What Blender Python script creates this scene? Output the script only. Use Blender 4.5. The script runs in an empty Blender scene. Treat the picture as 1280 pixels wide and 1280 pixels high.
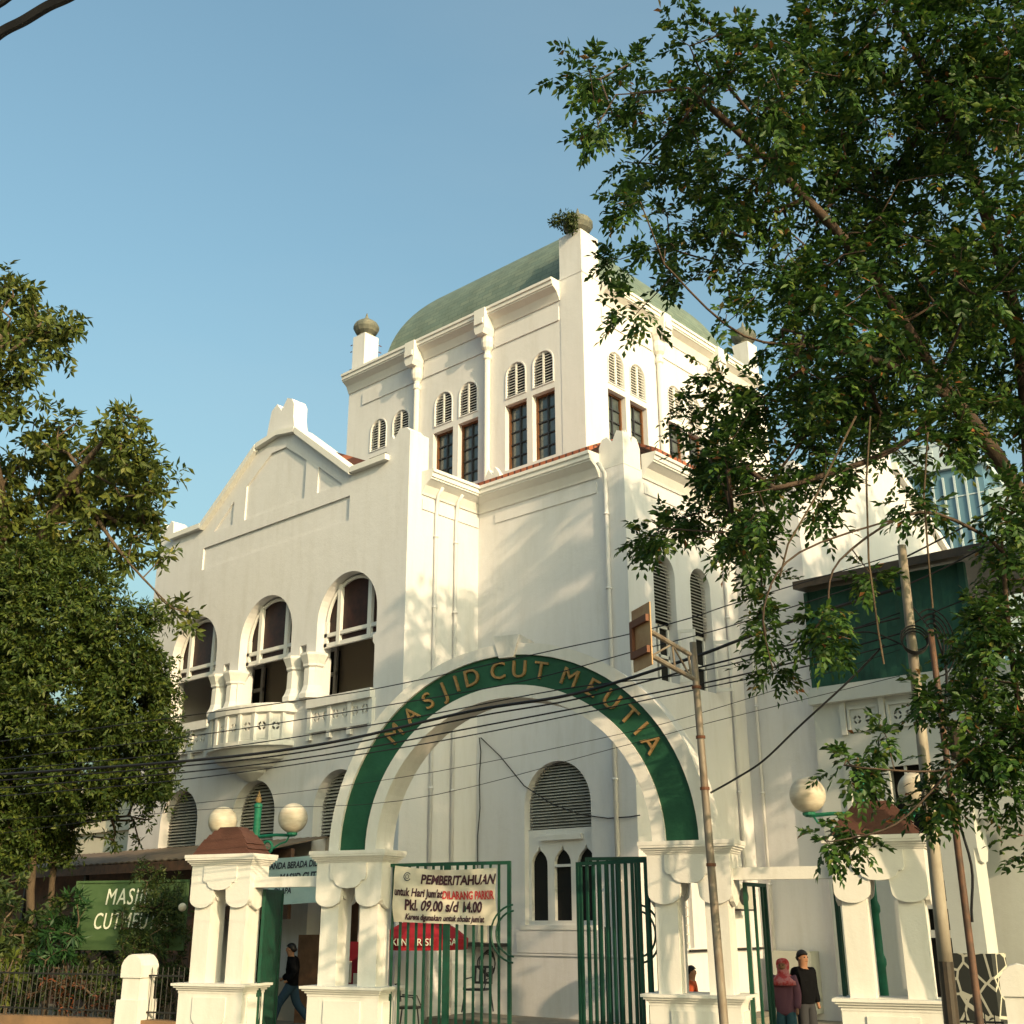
import bpy, math, random
import numpy as np
from mathutils import Vector, Matrix
R=math.radians; PI=math.pi
sc=bpy.context.scene; col=sc.collection
random.seed(7); rng=np.random.default_rng(7)
# ------------------------------------------------------------------ camera
EYE=np.array([0,0,2.25]); FPX=1422.80
_p,_r,_y=R(19.648),R(-0.1792),R(-41.92)
cy_,sy_=math.cos(_y),math.sin(_y)
fwd=np.array([sy_*math.cos(_p),cy_*math.cos(_p),math.sin(_p)])
rt=np.array([cy_,-sy_,0.]); up=np.cross(rt,fwd)
rr=math.cos(_r)*rt+math.sin(_r)*up; uu=-math.sin(_r)*rt+math.cos(_r)*up
cd=bpy.data.cameras.new("camera"); cam=bpy.data.objects.new("camera",cd); col.objects.link(cam)
cd.sensor_width=36; cd.lens=FPX/1280*36; cd.clip_start=.1; cd.clip_end=3000
M=Matrix(((rr[0],uu[0],-fwd[0],EYE[0]),(rr[1],uu[1],-fwd[1],EYE[1]),(rr[2],uu[2],-fwd[2],EYE[2]),(0,0,0,1)))
cam.matrix_world=M; sc.camera=cam
def rayd(x,y): return fwd+rr*((x-640)/FPX)-uu*((y-640)/FPX)      # depth-1 ray
def at(x,y,d): return EYE+rayd(x,y)*d
def onY(x,y,v): r=rayd(x,y); return EYE+r*((v-EYE[1])/r[1])
def onX(x,y,v): r=rayd(x,y); return EYE+r*((v-EYE[0])/r[0])
def onZ(x,y,v): r=rayd(x,y); return EYE+r*((v-EYE[2])/r[2])
# gate frame: a along the street wall, b behind it
GT=R(18.3); GD=np.array([math.cos(GT),math.sin(GT),0]); GN=np.array([-math.sin(GT),math.cos(GT),0]); G0=np.array([-14.80,15.25,0])
def gw(a,b,z): return G0+GD*a+GN*b+np.array([0,0,z])
def onG(x,y,b=0.):
    r=rayd(x,y); t=((G0+b*GN-EYE)@GN)/(r@GN); P=EYE+t*r; return ((P-G0)@GD,P[2])
def onV(x,y,Q,D):                       # vertical plane through Q along D
    n=np.array([-D[1],D[0],0]); r=rayd(x,y); return EYE+r*(((Q-EYE)@n)/(r@n))
# ------------------------------------------------------------------ materials
def mat(name,c,rough=.7,metal=0.,noise=None,bump=0.,c2=None,scale=4.,spec=.3,trans=0.,detail=6,stretch=(1,1,1),lo=.35,hi=.7,bscale=None):
    m=bpy.data.materials.new(name); m.use_nodes=True; nt=m.node_tree; N=nt.nodes; L=nt.links
    b=N['Principled BSDF']; b.inputs['Roughness'].default_value=rough; b.inputs['Metallic'].default_value=metal
    b.inputs['Specular IOR Level'].default_value=spec
    b.inputs['Base Color'].default_value=(*c,1)
    if c2 is not None or bump:
        tc=N.new('ShaderNodeTexCoord'); mp=N.new('ShaderNodeMapping'); mp.inputs['Scale'].default_value=stretch
        L.new(tc.outputs['Object'],mp.inputs['Vector'])
    if c2 is not None:
        nz=N.new('ShaderNodeTexNoise'); nz.inputs['Scale'].default_value=scale; nz.inputs['Detail'].default_value=detail; nz.inputs['Roughness'].default_value=.65
        L.new(mp.outputs[0],nz.inputs['Vector'])
        cr=N.new('ShaderNodeValToRGB'); cr.color_ramp.elements[0].position=lo; cr.color_ramp.elements[1].position=hi
        cr.color_ramp.elements[0].color=(*c,1); cr.color_ramp.elements[1].color=(*c2,1)
        L.new(nz.outputs['Fac'],cr.inputs[0]); L.new(cr.outputs[0],b.inputs['Base Color'])
    if bump:
        n2=N.new('ShaderNodeTexNoise'); n2.inputs['Scale'].default_value=bscale or scale*6; n2.inputs['Detail'].default_value=5
        L.new(tc.outputs['Object'],n2.inputs['Vector'])
        bp=N.new('ShaderNodeBump'); bp.inputs['Strength'].default_value=bump; bp.inputs['Distance'].default_value=.02
        L.new(n2.outputs['Fac'],bp.inputs['Height']); L.new(bp.outputs[0],b.inputs['Normal'])
    return m
def plaster(name,c,stain=(.36,.33,.27),amt=.35,green=0.):
    m=bpy.data.materials.new(name); m.use_nodes=True; nt=m.node_tree; N=nt.nodes; L=nt.links
    b=N['Principled BSDF']; b.inputs['Roughness'].default_value=.85; b.inputs['Specular IOR Level'].default_value=.15
    tc=N.new('ShaderNodeTexCoord')
    mp=N.new('ShaderNodeMapping'); mp.inputs['Scale'].default_value=(2.2,2.2,.35); L.new(tc.outputs['Object'],mp.inputs[0])
    n1=N.new('ShaderNodeTexNoise'); n1.inputs['Scale'].default_value=1.3; n1.inputs['Detail'].default_value=9; n1.inputs['Roughness'].default_value=.7
    L.new(mp.outputs[0],n1.inputs['Vector'])
    n2=N.new('ShaderNodeTexNoise'); n2.inputs['Scale'].default_value=.45; n2.inputs['Detail'].default_value=5; L.new(tc.outputs['Object'],n2.inputs['Vector'])
    r1=N.new('ShaderNodeValToRGB'); r1.color_ramp.elements[0].position=.46; r1.color_ramp.elements[1].position=.78
    L.new(n1.outputs['Fac'],r1.inputs[0])
    r2=N.new('ShaderNodeMapRange'); r2.inputs[1].default_value=.35; r2.inputs[2].default_value=.75; r2.inputs[3].default_value=.25; r2.inputs[4].default_value=1.
    L.new(n2.outputs['Fac'],r2.inputs[0])
    mu=N.new('ShaderNodeMath'); mu.operation='MULTIPLY'; L.new(r1.outputs[0],mu.inputs[0]); L.new(r2.outputs[0],mu.inputs[1])
    m2=N.new('ShaderNodeMath'); m2.operation='MULTIPLY'; m2.inputs[1].default_value=amt; L.new(mu.outputs[0],m2.inputs[0])
    mx=N.new('ShaderNodeMix'); mx.data_type='RGBA'; mx.inputs[6].default_value=(*c,1); mx.inputs[7].default_value=(*stain,1)
    L.new(m2.outputs[0],mx.inputs[0]); L.new(mx.outputs[2],b.inputs['Base Color'])
    n3=N.new('ShaderNodeTexNoise'); n3.inputs['Scale'].default_value=3.; n3.inputs['Detail'].default_value=10; n3.inputs['Roughness'].default_value=.7; L.new(tc.outputs['Object'],n3.inputs['Vector'])
    bp=N.new('ShaderNodeBump'); bp.inputs['Strength'].default_value=.35; bp.inputs['Distance'].default_value=.03
    L.new(n3.outputs['Fac'],bp.inputs['Height']); L.new(bp.outputs[0],b.inputs['Normal'])
    return m
def leafmat(name,cs,trans=.35):
    m=bpy.data.materials.new(name); m.use_nodes=True; nt=m.node_tree; N=nt.nodes; L=nt.links
    b=N['Principled BSDF']; b.inputs['Roughness'].default_value=.5; b.inputs['Specular IOR Level'].default_value=.3
    g=N.new('ShaderNodeNewGeometry'); cr=N.new('ShaderNodeValToRGB'); cr.color_ramp.interpolation='LINEAR'
    e=cr.color_ramp.elements; e[0].position=0; e[0].color=(*cs[0][1],1); e[1].position=1; e[1].color=(*cs[-1][1],1)
    for p,c in cs[1:-1]: k=e.new(p); k.color=(*c,1)
    L.new(g.outputs['Random Per Island'],cr.inputs[0]); L.new(cr.outputs[0],b.inputs['Base Color'])
    t=N.new('ShaderNodeBsdfTranslucent'); L.new(cr.outputs[0],t.inputs[0])
    mx=N.new('ShaderNodeMixShader'); mx.inputs[0].default_value=trans
    L.new(b.outputs[0],mx.inputs[1]); L.new(t.outputs[0],mx.inputs[2]); L.new(mx.outputs[0],N['Material Output'].inputs[0])
    return m
def tilemat(name,c,c2,sx,sz,mort=(.2,.2,.2),axis='xy',rough=.7,bw=.5,ms=.03):
    m=bpy.data.materials.new(name); m.use_nodes=True; nt=m.node_tree; N=nt.nodes; L=nt.links
    b=N['Principled BSDF']; b.inputs['Roughness'].default_value=rough
    uv=N.new('ShaderNodeUVMap'); br=N.new('ShaderNodeTexBrick'); br.inputs['Scale'].default_value=1; br.inputs['Brick Width'].default_value=sx; br.inputs['Row Height'].default_value=sz
    br.inputs['Mortar Size'].default_value=ms; br.inputs['Color1'].default_value=(*c,1); br.inputs['Color2'].default_value=(*c2,1); br.inputs['Mortar'].default_value=(*mort,1)
    L.new(uv.outputs[0],br.inputs['Vector'])
    nz=N.new('ShaderNodeTexNoise'); nz.inputs['Scale'].default_value=1.1; nz.inputs['Detail'].default_value=8; L.new(uv.outputs[0],nz.inputs['Vector'])
    mx=N.new('ShaderNodeMix'); mx.data_type='RGBA'; mx.blend_type='MULTIPLY'; mx.inputs[0].default_value=.55
    L.new(br.outputs[0],mx.inputs[6]); cr=N.new('ShaderNodeValToRGB'); cr.color_ramp.elements[0].position=.3; cr.color_ramp.elements[0].color=(.45,.45,.42,1); cr.color_ramp.elements[1].position=.7
    L.new(nz.outputs['Fac'],cr.inputs[0]); L.new(cr.outputs[0],mx.inputs[7]); L.new(mx.outputs[2],b.inputs['Base Color'])
    bp=N.new('ShaderNodeBump'); bp.inputs['Strength'].default_value=.6; bp.inputs['Distance'].default_value=.02
    L.new(br.outputs['Fac'],bp.inputs['Height']); bp.invert=True; L.new(bp.outputs[0],b.inputs['Normal'])
    return m
WHITE=plaster('white_plaster',(.655,.645,.655),amt=.45)
GWHITE=plaster('gate_plaster',(.67,.65,.62),amt=.5,stain=(.30,.27,.20))
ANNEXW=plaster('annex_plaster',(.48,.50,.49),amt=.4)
TRIM=plaster('trim_paint',(.68,.67,.65),amt=.35)
OLDW=plaster('old_cream',(.70,.64,.50),amt=.4)
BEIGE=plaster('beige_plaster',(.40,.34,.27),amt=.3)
GREYL=mat('slat_grey',(.42,.41,.37),.7,c2=(.30,.29,.26),scale=3)
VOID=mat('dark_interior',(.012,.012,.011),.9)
BROWNF=mat('brown_frame',(.16,.065,.025),.5,c2=(.09,.04,.02),scale=6)
GLASS=mat('window_glass',(.035,.05,.055),.08,spec=.9,c2=(.10,.12,.12),scale=1.2)
DGLASS=mat('dark_stained_glass',(.02,.009,.009),.45,spec=.25,c2=(.05,.018,.014),scale=4)
DOMEM=tilemat('green_copper_tile',(.135,.185,.155),(.18,.225,.18),.5,.22,(.10,.14,.115),ms=.014)
REDT=tilemat('red_roof_tile',(.42,.12,.05),(.30,.09,.045),.22,.28,(.10,.03,.02),ms=.03)
CAPG=mat('grey_weathered_cap',(.09,.10,.09),.8,c2=(.20,.19,.15),scale=3)
GREEN=mat('green_gate_paint',(.010,.070,.042),.5,c2=(.014,.045,.03),scale=5,bump=.1)
GREENB=mat('green_arch_paint',(.010,.062,.032),.55,c2=(.015,.085,.045),scale=2.5,bump=.25)
GREENL=mat('bright_green_paint',(.015,.17,.10),.5,c2=(.012,.11,.065),scale=6)
SGREEN=mat('sign_green',(.05,.095,.035),.8,c2=(.07,.12,.05),scale=2)
TARP=mat('green_tarpaulin',(.01,.05,.035),.6,c2=(.015,.08,.055),scale=1.2,bump=.3,bscale=5)
GOLD=mat('gold_letter_paint',(.34,.21,.08),.6,c2=(.20,.12,.05),scale=10)
BROWNR=mat('brown_cap_tiles',(.10,.045,.033),.7,c2=(.085,.035,.025),scale=5,bump=.3,stretch=(1,1,6))
AWN=mat('rusty_awning_sheet',(.19,.14,.10),.75,c2=(.11,.085,.065),scale=1.5,bump=.2)
GLOBE=mat('opal_globe',(.64,.58,.47),.6,c2=(.42,.34,.24),scale=1.8,stretch=(1,1,4),spec=.5)
POLE=mat('rusty_steel_pole',(.27,.24,.20),.6,metal=.2,c2=(.17,.12,.085),scale=5,stretch=(1,1,.4))
POLEW=mat('pale_pole',(.36,.32,.26),.6,c2=(.22,.18,.14),scale=4,stretch=(1,1,.4))
BLACKP=mat('black_pole_paint',(.035,.028,.022),.5,c2=(.07,.05,.035),scale=4)
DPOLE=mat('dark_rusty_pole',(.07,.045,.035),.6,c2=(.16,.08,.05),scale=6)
RUSTY=mat('rusty_sign_back',(.42,.26,.13),.6,c2=(.30,.15,.07),scale=4)
RUSTD=mat('rust_brown',(.14,.055,.03),.7)
CABLE=mat('cable_rubber',(.012,.012,.014),.5)
WIRE=mat('grey_wire',(.16,.15,.14),.6)
BARK=mat('bark',(.12,.085,.055),.9,c2=(.055,.04,.028),scale=6,bump=.6,stretch=(1,1,.3))
BARKD=mat('dark_bark',(.05,.035,.028),.9,c2=(.10,.065,.045),scale=6,bump=.6,stretch=(1,1,.3))
LEAF_R=leafmat('leaf_green',[(0,(.016,.045,.011)),(.4,(.032,.080,.015)),(.8,(.062,.125,.02)),(.97,(.12,.17,.03)),(1,(.24,.08,.03))],.30)
LEAF_L=leafmat('leaf_olive',[(0,(.05,.075,.018)),(.5,(.085,.115,.022)),(.9,(.14,.16,.03)),(1,(.22,.20,.04))])
LEAF_D=leafmat('leaf_fine',[(0,(.028,.055,.012)),(.6,(.056,.088,.016)),(1,(.11,.135,.022))],.3)
LEAF_S=leafmat('leaf_shrub',[(0,(.018,.036,.01)),(.6,(.036,.062,.014)),(1,(.08,.095,.022))],.25)
LEAF_P=leafmat('leaf_plant',[(0,(.015,.045,.015)),(1,(.03,.085,.022))],.25)
LEAF_RED=leafmat('leaf_reddish',[(0,(.03,.035,.015)),(.7,(.07,.035,.02)),(1,(.30,.08,.03))],.25)
CLOTH=mat('white_banner_cloth',(.62,.57,.47),.9,c2=(.50,.45,.36),scale=2)
CLOTHB=mat('blue_banner_cloth',(.28,.40,.42),.9,c2=(.34,.46,.46),scale=3)
INK=mat('dark_ink',(.05,.02,.03),.8); INKR=mat('red_ink',(.45,.05,.05),.8); INKW=mat('white_letter_paint',(.72,.72,.60),.7)
INKD=mat('navy_ink',(.03,.04,.06),.8)
RED=mat('red_umbrella_cloth',(.28,.012,.022),.8,c2=(.28,.01,.02),scale=3)
BLK=mat('black_cloth',(.006,.006,.007),.85,spec=.05); JEAN=mat('dark_jeans',(.03,.055,.085),.85,spec=.05); JEAN2=mat('blue_jeans',(.06,.13,.16),.85,spec=.05)
SKIN=mat('skin',(.32,.16,.09),.6); HAIR=mat('black_hair',(.008,.007,.007),.5); PINK=mat('pink_scarf',(.62,.22,.22),.85,c2=(.55,.06,.06),scale=7,lo=.45,hi=.55)
MAUVE=mat('mauve_blouse',(.20,.09,.12),.85,spec=.05); REDC=mat('dark_red_cloth',(.22,.02,.03),.85,spec=.05); ORG=mat('orange_shirt',(.45,.09,.04),.85,spec=.05); GRY=mat('grey_trousers',(.05,.05,.055),.85,spec=.05)
METB=mat('black_metal',(.02,.02,.02),.45); PLAST=mat('dark_plastic',(.03,.03,.035),.4); ACW=mat('ac_casing',(.40,.40,.36),.5)
WOOD=mat('brown_wood',(.20,.10,.05),.6,c2=(.12,.06,.03),scale=5)
ASPH=mat('asphalt',(.055,.054,.052),.9,c2=(.035,.035,.034),scale=3,bump=.5,bscale=60)
PAVE=mat('concrete_paving',(.22,.20,.17),.85,c2=(.16,.145,.12),scale=2,bump=.3)
KERB=mat('brown_plinth',(.26,.15,.08),.85,c2=(.16,.10,.06),scale=2)
BGW=mat('far_tower_panel',(.42,.50,.55),.5); BGG=mat('far_tower_glass',(.10,.19,.26),.15,spec=.8)
STONE=None
def stonemat():
    m=bpy.data.materials.new('crazy_stone'); m.use_nodes=True; nt=m.node_tree; N=nt.nodes; L=nt.links; b=N['Principled BSDF']; b.inputs['Roughness'].default_value=.8
    tc=N.new('ShaderNodeTexCoord'); v=N.new('ShaderNodeTexVoronoi'); v.feature='DISTANCE_TO_EDGE'; v.inputs['Scale'].default_value=2.6; L.new(tc.outputs['Object'],v.inputs['Vector'])
    cr=N.new('ShaderNodeValToRGB'); cr.color_ramp.interpolation='CONSTANT'; cr.color_ramp.elements[0].color=(.45,.43,.36,1); cr.color_ramp.elements[1].position=.055; cr.color_ramp.elements[1].color=(.02,.022,.02,1)
    L.new(v.outputs['Distance'],cr.inputs[0]); L.new(cr.outputs[0],b.inputs['Base Color']); return m
STONE=stonemat()
# ------------------------------------------------------------------ mesh builder
class MB:
    def __init__(s): s.v=[]; s.f=[]; s.uv=None
    def add(s,V,F):
        o=len(s.v); s.v+= [tuple(map(float,p)) for p in V]; s.f+=[tuple(i+o for i in f) for f in F]; return s
    def box(s,x0,x1,y0,y1,z0,z1,T=None):
        V=[(x,y,z) for z in (z0,z1) for y in (y0,y1) for x in (x0,x1)]
        if T: V=[T(*p) for p in V]
        return s.add(V,[(0,2,3,1),(4,5,7,6),(0,1,5,4),(2,6,7,3),(0,4,6,2),(1,3,7,5)])
    def tube(s,P,rad,n=8,cap=True):
        P=[np.array(p,float) for p in P]; m=len(P); rad=[rad]*m if np.isscalar(rad) else rad
        V=[];F=[]; ref=None
        for i in range(m):
            t=P[min(i+1,m-1)]-P[max(i-1,0)]; t/= (np.linalg.norm(t)+1e-9)
            if ref is None: ref=np.array([0,0,1.]) if abs(t[2])<.9 else np.array([1.,0,0])
            a=np.cross(t,ref); a/=np.linalg.norm(a)+1e-9; b=np.cross(a,t); ref=b
            for k in range(n):
                w=2*PI*k/n; V.append(P[i]+rad[i]*(math.cos(w)*a+math.sin(w)*b))
        for i in range(m-1):
            for k in range(n): k2=(k+1)%n; F.append((i*n+k,i*n+k2,(i+1)*n+k2,(i+1)*n+k))
        if cap: F.append(tuple(range(n))[::-1]); F.append(tuple((m-1)*n+k for k in range(n)))
        return s.add(V,F)
    def lathe(s,c,prof,n=20,sx=1.,sy=1.,rot=0.):
        V=[];F=[];m=len(prof)
        for r,z in prof:
            for k in range(n): w=2*PI*k/n+rot; V.append((c[0]+r*sx*math.cos(w),c[1]+r*sy*math.sin(w),c[2]+z))
        for i in range(m-1):
            for k in range(n): k2=(k+1)%n; F.append((i*n+k,i*n+k2,(i+1)*n+k2,(i+1)*n+k))
        F.append(tuple(range(n))[::-1]); F.append(tuple((m-1)*n+k for k in range(n)))
        return s.add(V,F)
    def sphere(s,c,r,n=24,m=14,sz=1.):
        return s.lathe(c,[(max(1e-4,r*math.sin(PI*i/m)),-r*sz*math.cos(PI*i/m)) for i in range(m+1)],n)
    def slab(s,out,holes,t,T):                       # T(u,v,w): w 0 front .. t back
        cu=bpy.data.curves.new('tmp','CURVE'); cu.dimensions='2D'; cu.fill_mode='BOTH'; cu.extrude=t/2
        for ring in [out]+list(holes):
            sp=cu.splines.new('POLY'); sp.points.add(len(ring)-1); sp.use_cyclic_u=True
            for i,p in enumerate(ring): sp.points[i].co=(p[0],p[1],0,1)
        o=bpy.data.objects.new('tmp',cu); col.objects.link(o); bpy.context.view_layer.update()
        me=bpy.data.meshes.new_from_object(o)
        V=[T(p.co.x,p.co.y,t/2-p.co.z) for p in me.vertices]; F=[tuple(f.vertices) for f in me.polygons]
        bpy.data.objects.remove(o); bpy.data.curves.remove(cu); bpy.data.meshes.remove(me)
        return s.add(V,F)
    def text(s,txt,size,T,depth=.01,align='CENTER',xs=1.,shear=0.,sp=1.,bold=0.):
        cu=bpy.data.curves.new('tmp','FONT'); cu.body=txt; cu.size=size; cu.extrude=depth/2; cu.align_x=align; cu.align_y='CENTER'; cu.shear=shear; cu.space_character=sp; cu.offset=bold; cu.resolution_u=3
        o=bpy.data.objects.new('tmp',cu); col.objects.link(o); bpy.context.view_layer.update()
        me=bpy.data.meshes.new_from_object(o)
        V=[T(p.co.x*xs,p.co.y,-p.co.z-depth/2) for p in me.vertices]; F=[tuple(f.vertices) for f in me.polygons]
        bpy.data.objects.remove(o); bpy.data.curves.remove(cu); bpy.data.meshes.remove(me)
        return s.add(V,F)
    def build(s,name,m,parent=None,smooth=False,uvs=None,clean=True):
        off=np.zeros(3)
        p=parent
        while p is not None: off+=np.array(p.location); p=p.parent
        me=bpy.data.meshes.new(name); me.from_pydata([(a-off[0],b-off[1],c-off[2]) for a,b,c in s.v],[],s.f); me.update()
        if clean:
            import bmesh
            bm=bmesh.new(); bm.from_mesh(me); bmesh.ops.recalc_face_normals(bm,faces=bm.faces); bm.to_mesh(me); bm.free()
        o=bpy.data.objects.new(name,me); col.objects.link(o); me.materials.append(m)
        if parent is not None: o.parent=parent
        if smooth:
            for pl in me.polygons: pl.use_smooth=True
        if uvs:
            l=me.uv_layers.new(name='UVMap')
            for pl in me.polygons:
                for li in pl.loop_indices:
                    v=s.v[me.loops[li].vertex_index]; l.data[li].uv=uvs(v,pl)
        return o
def thing(name,label,cat,loc=(0,0,0),group=None):
    o=bpy.data.objects.new(name,None); col.objects.link(o); o.location=loc; o.empty_display_size=.2
    o['label']=label; o['category']=cat
    if group: o['group']=group
    bpy.context.view_layer.update(); return o
def tag(o,label,cat,group=None,kind=None):
    if label: o['label']=label
    if cat: o['category']=cat
    if group: o['group']=group
    if kind: o['kind']=kind
    return o
def struct(o): o['kind']='structure'; return o
def arch(cx,r,spring,base,n=20,ry=None):
    ry=ry or r
    return [(cx-r,base)]+[(cx-r*math.cos(PI*i/n),spring+ry*math.sin(PI*i/n)) for i in range(n+1)]+[(cx+r,base)]
def FY(y0,s=1): return lambda u,v,w:(u,y0+w,v)          # south-facing wall
def FX(x0): return lambda u,v,w:(x0-w,u,v)               # east-facing wall
def rect(a,b,c,d): return [(a,c),(b,c),(b,d),(a,d)]
FG=lambda b0: (lambda u,v,w: tuple(gw(u,b0+w,v)))

# ================================================================== world, sun
SAZ,SEL=R(90+16),R(20)
w=bpy.data.worlds.new("World"); sc.world=w; w.use_nodes=True; N=w.node_tree.nodes; L=w.node_tree.links
sky=N.new('ShaderNodeTexSky'); sky.sky_type='NISHITA'; sky.sun_disc=False; sky.sun_elevation=SEL; sky.sun_rotation=SAZ; sky.air_density=1.5; sky.dust_density=8; sky.ozone_density=2.0
tn=N.new('ShaderNodeMix'); tn.data_type='RGBA'; tn.blend_type='MULTIPLY'; tn.inputs[0].default_value=1; tn.inputs[7].default_value=(1.0,1.20,1.12,1)
tcw=N.new('ShaderNodeTexCoord'); nzw=N.new('ShaderNodeTexNoise'); nzw.inputs['Scale'].default_value=2.2; nzw.inputs['Detail'].default_value=6; mpw=N.new('ShaderNodeMapping'); mpw.inputs['Scale'].default_value=(1,1,3.5)
L.new(tcw.outputs['Generated'],mpw.inputs[0]); L.new(mpw.outputs[0],nzw.inputs['Vector'])
mrw=N.new('ShaderNodeMapRange'); mrw.inputs[1].default_value=.4; mrw.inputs[2].default_value=.75; mrw.inputs[3].default_value=0; mrw.inputs[4].default_value=.10; L.new(nzw.outputs['Fac'],mrw.inputs[0])
L.new(sky.outputs[0],tn.inputs[6]); hz=N.new('ShaderNodeMix'); hz.data_type='RGBA'; hz.inputs[7].default_value=(2.6,3.0,3.0,1); L.new(mrw.outputs[0],hz.inputs[0]); L.new(tn.outputs[2],hz.inputs[6]); L.new(hz.outputs[2],N['Background'].inputs[0]); N['Background'].inputs[1].default_value=.15
sl=bpy.data.lights.new('sun','SUN'); sl.energy=2.9; sl.angle=R(.53); sl.color=(1,.74,.45)
so=bpy.data.objects.new('sun',sl); col.objects.link(so)
sd=Vector((math.cos(SEL)*math.sin(SAZ),math.cos(SEL)*math.cos(SAZ),math.sin(SEL)))
so.rotation_euler=sd.to_track_quat('Z','Y').to_euler(); so.location=sd*60+Vector((0,0,30))
sc.view_settings.view_transform='Standard'; sc.view_settings.look='None'; sc.view_settings.exposure=0.62; sc.view_settings.gamma=1
sc.render.engine='CYCLES'

# ================================================================== setting
g=MB().box(-600,600,-600,600,-.5,0); struct(g.build('ground',PAVE))
rd=MB(); rd.box(-60,60,-9.2,-1.6,-.1,.004,T=lambda a,b,z:tuple(gw(a,b,z))); struct(rd.build('road',ASPH))
pv=MB(); pv.box(-60,60,-1.55,-.25,-.1,.12,T=lambda a,b,z:tuple(gw(a,b,z))); struct(pv.build('pavement',PAVE))
yd=MB(); yd.box(-24.5,-13.6,19.6,21.6,-.1,.15); yd.box(-20.2,-14.4,21.4,30,-.1,.148); struct(yd.build('mosque_forecourt_path',PAVE))

# ================================================================== mosque
Xw,Yw,Yc,Xc,Xt,Yt=-20.35,18.67,21.29,-15.4,-20.45,26.3
X2=-13.4; TW=11.87
mos=thing('mosque','white two storey mosque with green domed roof, louvred tower and arched loggia','mosque',(-24,26,0))
# ---- front wing (W1) facade
AC=[-22.62,-26.3,-29.98]
AC=[-22.6,-26.1,-29.65]
pinn=lambda x0,x1,z,f:[(x0,z),(x0+.02,z+f*.82),(x0+.16,z+f*.72),(x0+.2,z+f),(x1-.2,z+f),(x1-.02,z+f*.9),(x1,z+f*.75),(x1,z)]
out=[(-32.3,.0),(-20.35,.0),(-20.35,14.35),(-20.5,14.50),(-20.78,14.52),(-20.86,14.40),(-20.98,14.28),(-21.06,14.42),(-21.12,14.35),(-21.12,13.83),(-22.6,13.83),(-25.2,15.80),
     (-25.42,16.0),(-25.5,16.35),(-25.5,16.75),(-25.62,16.95),(-25.85,17.05),(-26.0,16.85),(-26.1,16.7),(-26.22,16.85),(-26.35,17.0),(-26.6,16.85),(-26.68,16.5),(-26.78,16.0),(-27.15,15.82),(-29.75,13.9),(-31.5,13.9),
     (-31.55,14.4),(-31.7,14.5),(-31.9,14.3),(-32.1,14.5),(-32.3,14.4)]
holes=[]
for cx in AC:
    r=1.2
    holes.append([(cx-r+.04,7.6),(cx-r+.04,8.8),(cx-r+.0,8.88),(cx-r-.0,9.1)]+[(cx-r*math.cos(PI*i/24),9.72+1.21*math.sin(PI*i/24)) for i in range(25)]+[(cx+r,9.1),(cx+r-.12,9.05),(cx+r-.12,8.88),(cx+r-.04,8.78),(cx+r-.04,7.6)])
slots=[(AC[0]+AC[1])/2,(AC[1]+AC[2])/2]
for sx_ in slots: holes.append(rect(sx_-.14,sx_+.14,7.9,9.22))
for cx in AC: holes.append(arch(cx,.95,4.83,.3,20))
PAN=[[(-24.72,13.55),(-24.72,14.72),(-25.75,15.42),(-26.45,15.42),(-27.6,14.65),(-27.6,13.55)],[(-23.05,13.55),(-24.15,13.55),(-24.15,14.36)],[(-29.2,13.55),(-28.2,13.55),(-28.2,14.32)],rect(-29.65,-22.7,12.40,13.12)]
fa=MB(); fa.slab(out,holes+PAN,.5,FY(Yw)); fa.slab([(-29.9,12.2),(-22.4,12.2),(-22.6,13.8),(-25.2,15.6),(-27.1,15.6),(-29.7,13.8)],[],.1,FY(Yw+.055)); fac=fa.build('front_gable_facade',WHITE,mos)
# relief: coping on the gable and parapet
cp=MB()
def coping(T,P,h=.16,pr=.14,w0=-.16,w1=.5):
    for (a,b) in zip(P[:-1],P[1:]):
        V=[T(a[0],a[1]-h,w0),T(b[0],b[1]-h,w0),T(b[0],b[1]+.04,w0),T(a[0],a[1]+.04,w0),T(a[0],a[1]-h,w1),T(b[0],b[1]-h,w1),T(b[0],b[1]+.04,w1),T(a[0],a[1]+.04,w1)]
        cp.add(V,[(0,1,2,3),(4,7,6,5),(0,4,5,1),(3,2,6,7),(0,3,7,4),(1,5,6,2)])
coping(FY(Yw),[(-21.14,13.84),(-22.58,13.84)],.12); coping(FY(Yw),[(-22.6,13.84),(-25.2,15.82)],.17); coping(FY(Yw),[(-27.15,15.82),(-29.75,13.9)],.17); coping(FY(Yw),[(-29.78,13.9),(-31.48,13.9)],.12)
coping(FY(Yw),[(-25.25,15.84),(-26.1,15.98),(-27.1,15.84)],.12,w1=.3)
cp.build('parapet_coping',TRIM,mos)
# recessed looking panels: raised surround frames
def inset(mb,T,poly,wd=.0,pr=.05,line=.05):
    # a thin raised bead running round a polygon
    n=len(poly)
    for i in range(n):
        a=np.array(poly[i]);b=np.array(poly[(i+1)%n]); d=b-a; l=np.linalg.norm(d)
        if l<1e-6: continue
        d/=l; q=np.array([-d[1],d[0]])*line
        V=[T(*(a),-pr),T(*(b),-pr),T(*(b+q),-pr),T(*(a+q),-pr),T(*(a),.01),T(*(b),.01),T(*(b+q),.01),T(*(a+q),.01)]
        mb.add(V,[(0,1,2,3),(4,7,6,5),(0,4,5,1),(3,2,6,7),(0,3,7,4),(1,5,6,2)])
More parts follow.
